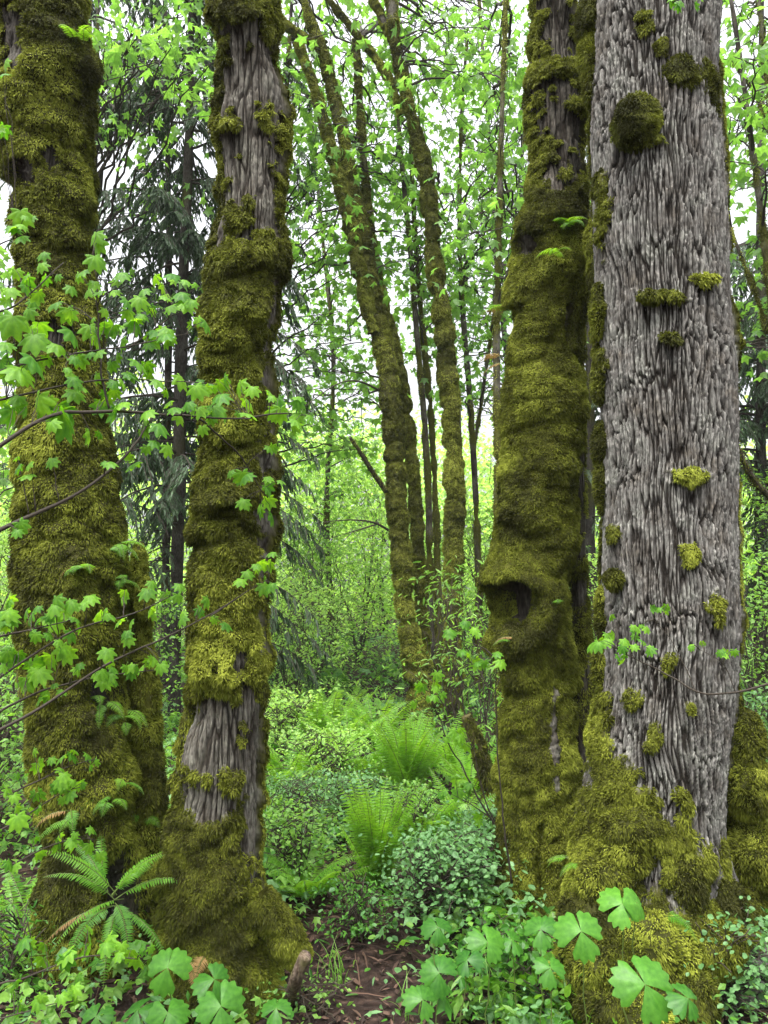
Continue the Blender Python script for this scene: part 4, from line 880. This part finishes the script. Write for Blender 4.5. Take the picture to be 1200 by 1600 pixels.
for a in [
    ('bright three-part leaf in front of the second trunk, facing the camera', 262, 1512, 2.75, 0.105, -1.6, (0.1, 0.9), 0.7),
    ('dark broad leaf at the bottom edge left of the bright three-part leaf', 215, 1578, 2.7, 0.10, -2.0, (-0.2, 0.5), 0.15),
    ('leaf plant at the bottom edge under the bright three-part leaf', 262, 1582, 2.65, 0.10, -1.2, (0.1, 0.6), 0.45),
    ('overlapping broad leaves right of the bright three-part leaf', 335, 1530, 2.7, 0.085, -0.8, (0.3, 0.6), 0.3),
    ('big toothed leaf by the bottom edge near the path', 345, 1572, 2.6, 0.10, -1.4, (0.2, 0.8), 0.5),
    ('pale three-part leaf highest on the mossy foot of the grey trunk', 972, 1412, 2.75, 0.10, -1.9, (0.0, 0.8), 1.0),
    ('second leaf folded just right of the highest pale one', 995, 1410, 2.78, 0.075, -0.7, (0.4, 0.7), 0.85),
    ('drooping three-part leaf left of the grassy moss foot', 908, 1455, 2.65, 0.105, -1.5, (-0.1, 0.9), 0.75),
    ('large three-part leaf at the bottom right in front of the moss', 1008, 1538, 2.5, 0.12, -1.3, (0.2, 0.9), 0.6),
    ('round broad leaf cluster right of the path', 762, 1472, 2.95, 0.090, -1.3, (0.2, 0.8), 0.55),
    ('cluster of broad leaves beside the swollen trunk foot', 845, 1452, 2.9, 0.080, -1.8, (-0.2, 0.6), 0.35),
    ('bluish broad leaf in front of the small-leaved bush', 684, 1448, 3.1, 0.08, -1.4, (0, 0.7), 0.25),
    ('bluish drooping leaf at the edge of the bare path', 686, 1520, 2.85, 0.09, -1.3, (0.1, 0.8), 0.3),
    ('leaf standing low at the bottom by the grass tuft', 660, 1562, 2.7, 0.075, -1.1, (0.2, 0.6), 0.4),
    ('smaller leaf low beneath the drooping three-part leaf', 860, 1512, 2.6, 0.068, -1.6, (0.1, 0.7), 0.4),
    ('small fresh leaf near the stake', 432, 1575, 2.75, 0.07, -1.6, (0, 0.6), 0.45),
    ('broad leaf partly under the bush at bottom right', 1075, 1560, 2.45, 0.075, -0.9, (0.3, 0.6), 0.2),
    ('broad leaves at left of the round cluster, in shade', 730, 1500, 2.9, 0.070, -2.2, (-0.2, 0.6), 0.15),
    ('leaf between the round cluster and the swollen trunk', 800, 1468, 3.0, 0.066, -1.0, (0.2, 0.5), 0.4),
    ('low broad leaf at the far bottom left', 150, 1588, 2.8, 0.07, -1.7, (0, 0.6), 0.3)]:
    vanilla(*a)
def bush(label, px, py, h, w, nl, size, mat='blue', tm=T_OVAL, cl=14, nstem=9, name='snowberry_bush', group='small-leaved bushes on the ground', bias=0.1):
    return shrub(label, 0, 0, h, w, nl, size, mat, name, group, tm, nstem, 0.08, cl, 'bush', 0.35, bias, base=gpix(px, py))
BI = 0
for a in [('round-leaved bluish bush in the middle right of the ground', 690, 1455, 0.44, 0.60, 2100, 0.026), ('bluish bush just behind it, against the swollen trunk', 730, 1405, 0.38, 0.50, 1300, 0.026), ('small round-leaved bush left of the middle one, over dark soil', 560, 1470, 0.30, 0.30, 600, 0.025),
          ('pale round-leaved bush by the right side of the second trunk', 455, 1385, 0.42, 0.5, 1500, 0.025), ('bluish bush above the pale one beside the second trunk', 455, 1320, 0.45, 0.6, 1500, 0.026), ('bush between the two upright ferns', 640, 1330, 0.40, 0.5, 1200, 0.026), ('bush behind the bright upright fern', 545, 1310, 0.40, 0.6, 1300, 0.027),
          ('bluish bush filling the bottom right corner', 1130, 1585, 0.42, 0.55, 1500, 0.024), ('bush at the right edge in front of the buttress', 1190, 1520, 0.35, 0.4, 900, 0.024), ('sparse bush over the bottom of the path left side', 500, 1592, 0.14, 0.30, 170, 0.022), ('bush at the right of the leaning stub', 765, 1345, 0.34, 0.42, 800, 0.026),
          ('leafy bush at the left edge under the trunk', -10, 1570, 0.36, 0.4, 700, 0.028), ('far pale bush where the path bends out of sight', 520, 1240, 0.5, 0.9, 1500, 0.032), ('far bush left of the yellow-green shrub', 445, 1180, 0.6, 0.9, 1500, 0.034)]:
    bush(*a, mat=['blue', 'blue', 'vanilla', 'shrub', 'blue', 'shrub', 'blue', 'blue', 'vanilla', 'shrub', 'blue', 'vanilla', 'yellow', 'yellow'][BI % 14], tm=[T_OVAL, T_OVAL, T_KITE, T_OVAL, T_LANCE, T_KITE, T_OVAL][BI % 7]); BI += 1
bush('yellow-green leafy plant at the bottom right beside the grass', 860, 1595, 0.22, 0.34, 300, 0.040, 'maple')
bush('light green leafy plant at the bottom centre right', 800, 1560, 0.32, 0.36, 420, 0.036, 'vanilla')
bush('light green seedlings on the mossy root of the second trunk', 440, 1490, 0.16, 0.20, 90, 0.04, 'maple')
bush('willow-leaved sapling standing before the middle clump', 720, 1180, 1.8, 0.9, 520, 0.085, 'shrub', T_LANCE, 8, 8, 'leafy_sapling', 'leafy shrubs behind the trunks')
bush('thin sapling with narrow leaves at the right of the middle clump', 760, 1215, 1.5, 0.5, 340, 0.08, 'shrub', T_LANCE, 8, 5, 'leafy_sapling', 'leafy shrubs behind the trunks')

def grass_tuft(label, base, n, h, spread, tint=0.6):
    g = Geo(); k = 7; t = np.linspace(0, 1, k)
    for i in range(n):
        az = rng.uniform(0, 6.28); L = h * rng.uniform(0.5, 1.1); b = np.asarray(base) + np.array([rng.normal(0, spread), rng.normal(0, spread), -0.01])
        ben = rng.uniform(0.3, 1.1); p = b + np.stack([np.cos(az) * t ** 2 * ben * L * 0.7, np.sin(az) * t ** 2 * ben * L * 0.7, L * (t - 0.35 * ben * t ** 3)], 1)
        s = np.array([-math.sin(az), math.cos(az), 0]) * 0.004 * np.linspace(1, 0.1, k)[:, None]
        V = np.stack([p - s, p + s], 1).reshape(-1, 3); q = np.arange(k - 1)[:, None] * 2
        g.add(V, np.concatenate([q + [0, 1, 3], q + [0, 3, 2]]), 0, np.clip(tint + rng.normal(0, 0.2), 0, 1))
    o = g.obj('grass_tuft', [M['shrub']], None, smooth=False); tag(o, label, 'grass', 'tufts of grass')
grass_tuft('grass tuft at the bottom edge right of the bare path', gpix(765, 1597), 24, 0.30, 0.03)
grass_tuft('grass growing from the mossy foot of the grey trunk', gpix(975, 1590) + np.array([0, -0.12, 0.08]), 40, 0.30, 0.07, 0.45)
grass_tuft('second grass patch left of that foot under the drooping leaf', gpix(905, 1600) + np.array([0, -0.1, 0.04]), 26, 0.28, 0.05, 0.4)
grass_tuft('thin grass on the dark soil by the stake', gpix(525, 1530), 16, 0.20, 0.05, 0.5)
grass_tuft('wispy grass at the bottom of the path', gpix(640, 1590), 14, 0.2, 0.04, 0.5)

# ------------------------------------------------------------------ undergrowth and litter
def undergrowth():
    g = Geo(); gs = Geo()
    def dens(px, py, p):
        d = 0.8
        path = np.exp(-((px - (545 + (1600 - py) * 0.10)) / (150 - (1600 - py) * 0.3 if py > 1100 else 40)) ** 2) * (py > 1330)
        return d * (1 - 0.985 * path) * (0.45 if (px < 300 and 1340 < py < 1700) else 0.25 if (860 < px < 1090 and 1380 < py < 1600) else 0.75 if p[1] < 3.6 else 1.0)
    k = 0
    for i in range(9000):
        Y = 2.2 + 16 * rng.random() ** 1.5; px = rng.uniform(-220, 1420); x = (px - 600) / FPX * Y; p = np.array([x, Y, 0.0]); p[2] = gz(x, Y)
        qx, qy = proj(p)
        if rng.random() > dens(qx, qy, p) * (0.35 + 0.9 * float(vn(np.array([[x * 1.1, Y * 1.1, 2.2]]), 6)[0])): continue
        trunk = min(np.hypot(x - q[0], Y - q[1]) - r for q, r in ((pathA[20], radA[20]), (pathB[20], radB[20]), (pathC[20], radC[20]), (pathD[20], radD[20])))
        if trunk < 0.02: continue
        h = rng.uniform(0.05, 0.20) + 0.022 * Y * rng.random(); n = rng.integers(8, 20); sz = rng.uniform(0.018, 0.036) + 0.002 * Y
        kind = rng.choice(4, p=[0.4, 0.25, 0.2, 0.15]); tm = [T_OVAL if Y < 5 else T_KITE, T_KITE, T_LANCE, T_MAPLO][kind]; sz = sz * [1, 1.1, 1.9, 1.7][kind] * rng.uniform(0.7, 1.3)
        q = p + np.stack([rng.normal(0, 0.09 + 0.006 * Y, n), rng.normal(0, 0.09 + 0.006 * Y, n), h * rng.random(n) ** 0.7 + 0.01], 1)
        y, z = leafdirs(n, 0.25, 0.4); scatter(g, tm, q, y, z, sz * rng.uniform(0.6, 1.2, n), int(rng.choice(3, p=[0.45, 0.3, 0.25])), rng.random() * 0.6 + rng.random(n) * 0.4)
    o = g.obj('undergrowth', [M['shrub'], M['blue'], M['vanilla']], None, smooth=False); o['kind'] = 'stuff'; tag(o, 'small mixed green plants covering the forest floor', 'undergrowth')
    g = Geo(); n = 9000; Y = 1.9 + 6 * rng.random(n) ** 1.6; x = (rng.uniform(-100, 1300, n) - 600) / FPX * Y
    P = np.stack([x, Y, terrain(x, Y) + 0.012 + rng.random(n) * 0.015], 1); a = rng.uniform(0, 6.28, n)
    y = np.stack([np.cos(a), np.sin(a), rng.normal(0, 0.2, n)], 1); z = np.array([0, 0, 1.0]) + rng.normal(0, 0.35, (n, 3))
    V, T = T_LANCE; k = rng.random(n) < 0.6
    scatter(g, T_LANCE, P[k], y[k], z[k], rng.uniform(0.02, 0.09, k.sum()), 0, rng.random(k.sum()))
    scatter(g, T_KITE, P[~k], y[~k], z[~k], rng.uniform(0.015, 0.05, (~k).sum()), 0, rng.random((~k).sum()))
    for i in range(260):
        Yt = rng.uniform(2.2, 5); p = np.array([(rng.uniform(150, 1100) - 600) / FPX * Yt, Yt, 0]); p[2] = gz(p[0], p[1]) + 0.015
        a = rng.uniform(0, 6.28); e = p + np.array([math.cos(a), math.sin(a), 0.05]) * rng.uniform(0.06, 0.28); e[2] = gz(e[0], e[1]) + 0.02
        bough(g, p, e, rng.uniform(0.002, 0.006), 0.002, 0.02, 5, 4, rng.random())
    o = g.obj('leaf_litter', [M['litter']], None, smooth=False); o['kind'] = 'stuff'; tag(o, 'dark brown fallen leaves, needles and twigs on the soil', 'leaf litter')
undergrowth()
# dead wood
def dead_wood(name, label, ctrl, rad, nu, seed, mossn=0, mat='rotwood', cat='dead wood'):
    c = curve(ctrl, 60, 0.6); r = np.interp(np.linspace(0, 1, 60), np.linspace(0, 1, len(rad)), rad)
    b = c[0].copy(); root = thing(name, label, cat, b, 'pieces of dead wood')
    def disp(P, N, px, py, front, rd):
        f, fc, _ = furrows(P, rd, 60, 10, seed); nz = fbm(P * 20, 2, seed) - 0.5
        s = (rd / 0.04)[:, None]; return (0.006 * (f - 0.7) + nz * 0.012) * np.minimum(1.5, s), np.clip(nz * 2 + (0.5 if mossn else 0), 0, 1), np.clip(0.2 + 0.6 * f + nz, 0, 1)
    P, mo, ti = trunk_grid(c, r, nu, disp); N = grid_normals(P)
    if ((N * (P - c[:, None])).sum(-1) < 0).mean() > 0.5: N = -N
    P = np.concatenate([np.repeat(P[:1].mean(1, keepdims=True), nu, 1), P, np.repeat(P[-1:].mean(1, keepdims=True) + 0.0, nu, 1)])
    mo = np.concatenate([mo[:1], mo, mo[-1:]]); ti = np.concatenate([ti[:1], ti, ti[-1:] * 0 + 0.9])
    trunk_obj('log', P, mo, ti, M[mat], root)
    if mossn:
        g = Geo(); p, n = grid_sample(P[1:-1], N, np.ones(N.shape[:2]), mossn * 3, 0.1, -0.9); k = n[:, 2] > -0.1; p, n = p[k][:mossn], n[k][:mossn]
        strands(g, p, n, 0.03, 0.006, seed=seed); g.obj('moss_cover', [M['moss']], root, smooth=False)
dead_wood('rotten_stake', 'short grey rotten stake sticking up by the root of the second trunk', [gpix(455, 1555) + np.array([0, 0, -0.03]), at(462, 1530, 3.0), at(478, 1492, 2.98)], [0.030, 0.028, 0.024], 24, 41)
dead_wood('fallen_branch', 'fallen brown branch lying at the bottom edge left of the path', [gpix(350, 1598) + np.array([0, 0, 0.02]), gpix(400, 1588) + np.array([0, 0, 0.025]), gpix(455, 1575) + np.array([0, 0, 0.01])], [0.022, 0.020, 0.012], 20, 42)
dead_wood('leaning_stub', 'dark broken stub leaning towards the middle clump, moss along its right edge', [gpix(788, 1335) + np.array([0, 0, -0.1]), at(772, 1250, 5.4), at(750, 1180, 5.4), at(728, 1118, 5.4)], [0.085, 0.075, 0.065, 0.035], 40, 43, 9000)
# ------------------------------------------------------------------ vine maples in front
def vine_maple(label, base, boughs, Y0, group='vine maples reaching in front of the trunks'):
    """boughs: (polyline of (px, py, Y), radius m, [leaf points (px, py, size in px)])"""
    root = thing('vine_maple', label, 'tree', base, group)
    for poly, r, leaves in boughs:
        c = curve([np.r_[at(*q), 0] for q in poly], 40, 1.2)[:, :3]; c = c + (fbm(c * 9, 2, 77)[:, None] - 0.5) * 0.02
        g = Geo(); tube(g, c, np.linspace(r, r * 0.35, len(c)), 6, 0, 0.3); gl = Geo(); cx, cy = proj(c); dep = (c - CAM) @ FW
        pos, Y, Z, S, TI = [], [], [], [], []
        for (px, py, sp) in leaves:
            k = int(np.argmin(np.hypot(cx - px, cy - py))); yd = c[k, 1] + rng.normal(0, 0.07)
            for q in range(2):
                j = rng.normal(0, 0.28, 2) * sp if q else np.zeros(2)
                tip = at(px + j[0], py + j[1] - sp * 0.35, yd + rng.normal(0, 0.03)); s = sp / FPX * yd * rng.uniform(0.55, 1.1) * 0.50
                kk = min(len(c) - 1, max(0, k - 1)); bough(g, c[kk], tip, 0.0015, 0.0009, 0.06, 7, 4, 0.35, 0.05)
                out = tip - c[kk]; out[2] = 0; out = unit(out + rng.normal(0, 0.02, 3)) * 0.55
                y = out + np.array([rng.normal(0, 0.55), rng.normal(-0.25, 0.4), -0.85 + rng.normal(0, 0.25)])
                z = np.array([rng.normal(0, 0.25), -0.25 + rng.normal(0, 0.25), 1.0])
                pos.append(tip); Y.append(y); Z.append(z); S.append(s); TI.append(rng.uniform(0.1, 0.95))
        o = g.obj('bough', [M['twig']], root)
        if pos:
            scatter(gl, T_MAPLE, np.array(pos), np.array(Y), np.array(Z), np.array(S), 0, np.array(TI))
            f = gl.obj('foliage', [M['maple']], root); f.parent = o
    return root
def along(poly, n, sp, spread, drop=0):
    p = np.array([q[:2] for q in poly], float); d = np.r_[0, np.cumsum(np.hypot(*np.diff(p, axis=0).T))]; u = rng.uniform(0.08, 1, n) * d[-1]
    return [(np.interp(v, d, p[:, 0]) + rng.normal(0, spread * 0.6), np.interp(v, d, p[:, 1]) + rng.normal(drop, spread * 0.5), sp * rng.uniform(0.75, 1.2)) for v in u]
u1 = [(-60, 740, 1.9), (30, 675, 1.95), (70, 648, 2.0), (150, 640, 2.1), (300, 650, 2.3), (390, 655, 2.4)]
u2 = [(-60, 600, 2.0), (60, 560, 2.1), (180, 545, 2.25), (300, 520, 2.4)]
u3 = [(-60, 640, 2.0), (60, 610, 2.1), (170, 590, 2.2), (280, 595, 2.35), (340, 600, 2.4)]
u4 = [(170, 640, 2.2), (150, 530, 2.2), (150, 460, 2.2), (145, 400, 2.2)]
u5 = [(-60, 500, 2.1), (30, 480, 2.15), (75, 430, 2.2), (100, 410, 2.25)]
u6 = [(200, 545, 2.4), (260, 500, 2.45), (300, 470, 2.5)]
u7 = [(-60, 855, 1.9), (50, 805, 2.0), (120, 775, 2.1), (190, 720, 2.2), (250, 640, 2.35)]
u8 = [(300, 650, 2.4), (370, 700, 2.6), (410, 770, 2.7)]
u9 = [(390, 652, 2.5), (430, 645, 2.6), (480, 650, 2.7)]
u10 = [(-60, 420, 2.0), (0, 380, 2.0), (30, 370, 2.0)]
Lu = {
 1: [(60, 655, 105), (100, 668, 88), (20, 665, 70), (190, 650, 60), (230, 660, 52), (270, 655, 52), (310, 655, 55), (240, 705, 48), (140, 690, 45)],
 2: [(20, 520, 75), (60, 525, 60), (110, 505, 60), (90, 560, 62), (150, 545, 60), (190, 550, 58), (235, 545, 60), (210, 520, 52), (260, 550, 52), (300, 520, 45), (130, 575, 62), (165, 500, 48)],
 3: [(30, 600, 75), (10, 570, 85), (60, 590, 70), (110, 600, 58), (150, 605, 58), (200, 600, 55), (245, 610, 48), (280, 605, 52), (115, 630, 60), (165, 630, 55), (30, 640, 60)],
 4: [(150, 385, 62), (160, 425, 62), (140, 470, 55), (105, 500, 50), (180, 470, 48), (200, 500, 46)],
 5: [(70, 410, 45), (90, 445, 45), (25, 440, 52), (15, 465, 42), (60, 470, 40), (45, 500, 50)],
 6: [(225, 470, 52), (255, 460, 46), (290, 455, 50), (300, 485, 45), (265, 495, 48), (310, 510, 40), (240, 500, 48)],
 7: [(50, 755, 42), (30, 740, 38), (80, 730, 36), (170, 735, 38), (230, 712, 42)],
 8: [(360, 750, 40), (385, 755, 40), (415, 770, 42), (385, 800, 40), (405, 805, 45), (425, 818, 42)],
 9: [(350, 605, 48), (325, 615, 42), (375, 612, 46), (350, 655, 50), (385, 640, 48), (435, 637, 48), (465, 645, 60), (485, 665, 45)],
 10: [(30, 360, 60), (35, 385, 48), (5, 215, 55), (5, 130, 40)]}
vine_maple('vine maple reaching in from the left with a thick layer of fresh leaves', np.array([-1.9, 1.7, gz(-1.9, 1.7)]),
    [(u, 0.007 if i in (1, 7) else 0.004, Lu[i] + along(u, 6 if i < 5 else 3, 46, 30)) for i, u in ((1, u1), (2, u2), (3, u3), (4, u4), (5, u5), (6, u6), (7, u7), (8, u8), (9, u9), (10, u10))], 2.1)
l1 = [(-60, 1170, 2.3), (60, 1110, 2.4), (160, 1040, 2.5), (250, 1000, 2.6), (330, 960, 2.75), (372, 933, 2.85)]
l2 = [(-60, 1100, 2.4), (40, 1030, 2.5), (120, 980, 2.6), (210, 960, 2.7), (270, 930, 2.8)]
l3 = [(-60, 1010, 2.4), (40, 985, 2.5), (110, 970, 2.6)]
l4 = [(-60, 1150, 2.5), (50, 1080, 2.6), (140, 1060, 2.7), (250, 1045, 2.8)]
l5 = [(-60, 1270, 2.6), (40, 1230, 2.65), (110, 1195, 2.7), (150, 1185, 2.8)]
l6 = [(-60, 1380, 2.5), (40, 1340, 2.6), (100, 1310, 2.7), (150, 1310, 2.75)]
l7 = [(330, 962, 2.8), (400, 915, 2.9), (420, 905, 2.95)]
l8 = [(-60, 1320, 2.5), (20, 1290, 2.6), (90, 1240, 2.7), (125, 1230, 2.7)]
vine_maple('vine maple low at the left, its bare slanting bough crossing to the second trunk', np.array([-2.1, 2.3, gz(-2.1, 2.3)]),
    [(l1, 0.0055, [(350, 985, 36), (310, 962, 34), (285, 968, 34), (200, 1010, 40), (240, 1040, 40), (170, 1045, 42), (215, 1055, 40), (250, 1050, 34)]),
     (l2, 0.005, [(170, 975, 46), (230, 935, 44), (265, 945, 44), (240, 970, 40), (205, 985, 44), (130, 955, 40), (110, 950, 36), (195, 935, 36), (280, 925, 36), (85, 960, 40)] + along(l2, 6, 40, 24)),
     (l3, 0.005, [(50, 975, 52), (85, 985, 50), (20, 990, 52), (110, 1000, 42), (75, 1005, 46), (95, 1030, 44), (15, 950, 50)] + along(l3, 6, 46, 24)),
     (l4, 0.005, [(120, 1060, 46), (60, 1065, 50), (25, 1055, 52), (80, 1040, 46), (150, 1065, 40), (95, 1090, 36)] + along(l4, 7, 44, 24)),
     (l5, 0.004, [(110, 1190, 40), (80, 1198, 40), (135, 1190, 36), (60, 1205, 36), (95, 1228, 36)] + along(l5, 4, 38, 14)),
     (l6, 0.004, [(145, 1310, 40), (140, 1330, 34), (90, 1335, 44), (105, 1325, 36), (60, 1345, 40)] + along(l6, 4, 40, 16)),
     (l7, 0.003, [(400, 895, 40), (418, 890, 36), (412, 915, 40), (425, 925, 34), (385, 905, 36)]),
     (l8, 0.004, [(90, 1240, 38), (110, 1250, 36), (60, 1250, 40), (25, 1275, 44), (115, 1230, 32)] + along(l8, 5, 40, 18))], 2.6)
b1 = [(-60, 1560, 2.4), (60, 1520, 2.45), (130, 1490, 2.5), (220, 1500, 2.55)]
vine_maple('yellow-green maple sprig lying low across the foot of the left edge trunk', np.array([-1.55, 2.35, gz(-1.55, 2.35)]),
    [(b1, 0.004, [(70, 1490, 44), (110, 1500, 46), (140, 1490, 46), (165, 1490, 46), (190, 1490, 44), (205, 1500, 44), (225, 1495, 36), (40, 1480, 40)]), ([(-60, 1600, 2.3), (40, 1580, 2.35), (120, 1560, 2.4)], 0.003, [(30, 1580, 44), (60, 1575, 44), (95, 1570, 46), (115, 1560, 40), (120, 1540, 36), (20, 1560, 38)])], 2.5)
r1 = [(1260, 1060, 2.5), (1200, 1070, 2.55), (1150, 1085, 2.6), (1090, 1080, 2.65), (1040, 1050, 2.7), (1000, 1035, 2.75), (960, 1010, 2.8)]
r2 = [(1090, 1080, 2.65), (1050, 1000, 2.7), (1020, 965, 2.72)]
r3 = [(1150, 1085, 2.6), (1130, 1030, 2.6), (1090, 1015, 2.62)]
vine_maple('thin vine maple twig with small pale leaves in front of the grey bark', np.array([1.75, 2.2, gz(1.75, 2.2)]),
    [(r1, 0.005, [(960, 1000, 30), (975, 1010, 32), (990, 1018, 30), (1005, 1012, 28), (1018, 1020, 30), (965, 1035, 34), (980, 1030, 36), (995, 990, 26), (1010, 988, 24), (955, 968, 20), (945, 1000, 30), (935, 1015, 34), (1125, 1025, 26)]), (r2, 0.002, [(1018, 958, 30), (1042, 955, 28), (1000, 985, 26)]), (r3, 0.002, [(1080, 1015, 24), (1100, 1012, 22), (1135, 1025, 26)])], 2.7)
s1 = [(800, 1345, 4.2), (775, 1290, 4.2), (735, 1225, 4.2), (700, 1160, 4.2), (672, 1085, 4.2)]
s2 = [(775, 1290, 4.2), (748, 1220, 4.2), (738, 1170, 4.2)]
s3 = [(765, 1275, 4.2), (730, 1250, 4.2), (705, 1240, 4.2)]
vine_maple('spindly maple seedling with a few pale leaves in front of the leaning stub', gpix(800, 1360),
    [(s1, 0.007, [(660, 1080, 34), (680, 1085, 36), (690, 1095, 34), (670, 1100, 32), (650, 1090, 30)]), (s2, 0.005, [(700, 1160, 36), (720, 1160, 34), (728, 1172, 30), (710, 1152, 30)]), (s3, 0.004, [(690, 1250, 30), (715, 1245, 34), (735, 1245, 32), (748, 1290, 26)])], 4.2)
m1 = [(1080, -60, 2.2), (1070, -10, 2.25), (1050, 5, 2.3)]
vine_maple('bright maple leaves poking into the top edge before the grey trunk', np.array([1.2, 1.9, gz(1.2, 1.9)]), [(m1, 0.004, [(1060, 12, 30), (1095, 4, 26), (1050, 5, 26)])], 2.2)
q1 = [(775, 1030, 3.3), (745, 1010, 3.3), (720, 1000, 3.3), (690, 990, 3.3)]
q2 = [(780, 1025, 3.3), (750, 1035, 3.3), (730, 1040, 3.3)]
vine_maple('small maple spray left of the swollen trunk below its knothole', gpix(800, 1430), [([(800, 1380, 3.5), (775, 1180, 3.4), (775, 1030, 3.3)], 0.005, []), (q1, 0.003, [(700, 995, 30), (725, 985, 30), (745, 1000, 28), (575, 955, 0.1)][:3]), (q2, 0.003, [(735, 1035, 34), (755, 1030, 34), (775, 1030, 32), (745, 1045, 30)])], 3.3)
# mossy bough crossing the right edge
g = Geo(); bpath = curve([np.r_[at(1250, 800, 4.6), 0], np.r_[at(1190, 770, 4.6), 0], np.r_[at(1165, 730, 4.6), 0], np.r_[at(1148, 690, 4.6), 0], np.r_[at(1135, 640, 4.5), 0]], 40)[:, :3]
root = thing('mossy_branch', 'curved bare mossy branch coming in at the right edge beside the grey trunk', 'branch', bpath[0])
tube(g, bpath, np.linspace(0.022, 0.012, 40), 8, 0, 0.3); g.obj('limb', [M['twig']], root)
gm = Geo(); kk = rng.integers(0, 40, 2600); nn = rdir(2600); strands(gm, bpath[kk] + nn * 0.016 + rng.normal(0, 0.006, (2600, 3)), nn, 0.018, 0.004, seed=5); gm.obj('moss_cover', [M['moss']], root, smooth=False)
# ------------------------------------------------------------------ the damp air of the wood
def make_haze():
    x0, x1, y0, y1, z0, z1 = -185, 185, -190, 190, -6.0, 24.0
    V = np.array([[x, y, z] for z in (z0, z1) for y in (y0, y1) for x in (x0, x1)], float)
    F = np.array([[0, 2, 3, 1], [4, 5, 7, 6], [0, 1, 5, 4], [2, 6, 7, 3], [0, 4, 6, 2], [1, 3, 7, 5]])
    m = bpy.data.materials.new('haze'); m.use_nodes = True; n, l = m.node_tree.nodes, m.node_tree.links
    n.remove(n['Principled BSDF']); v = n.new('ShaderNodeVolumePrincipled')
    v.inputs['Color'].default_value = (0.93, 0.96, 0.95, 1); v.inputs['Density'].default_value = HAZE
    l.new(v.outputs[0], n['Material Output'].inputs['Volume'])
    o = mesh_obj('haze', V, F, [m], None, False); o['kind'] = 'stuff'; tag(o, 'thin pale haze in the air between the trees', 'haze')
HAZE = 0.0008
make_haze()
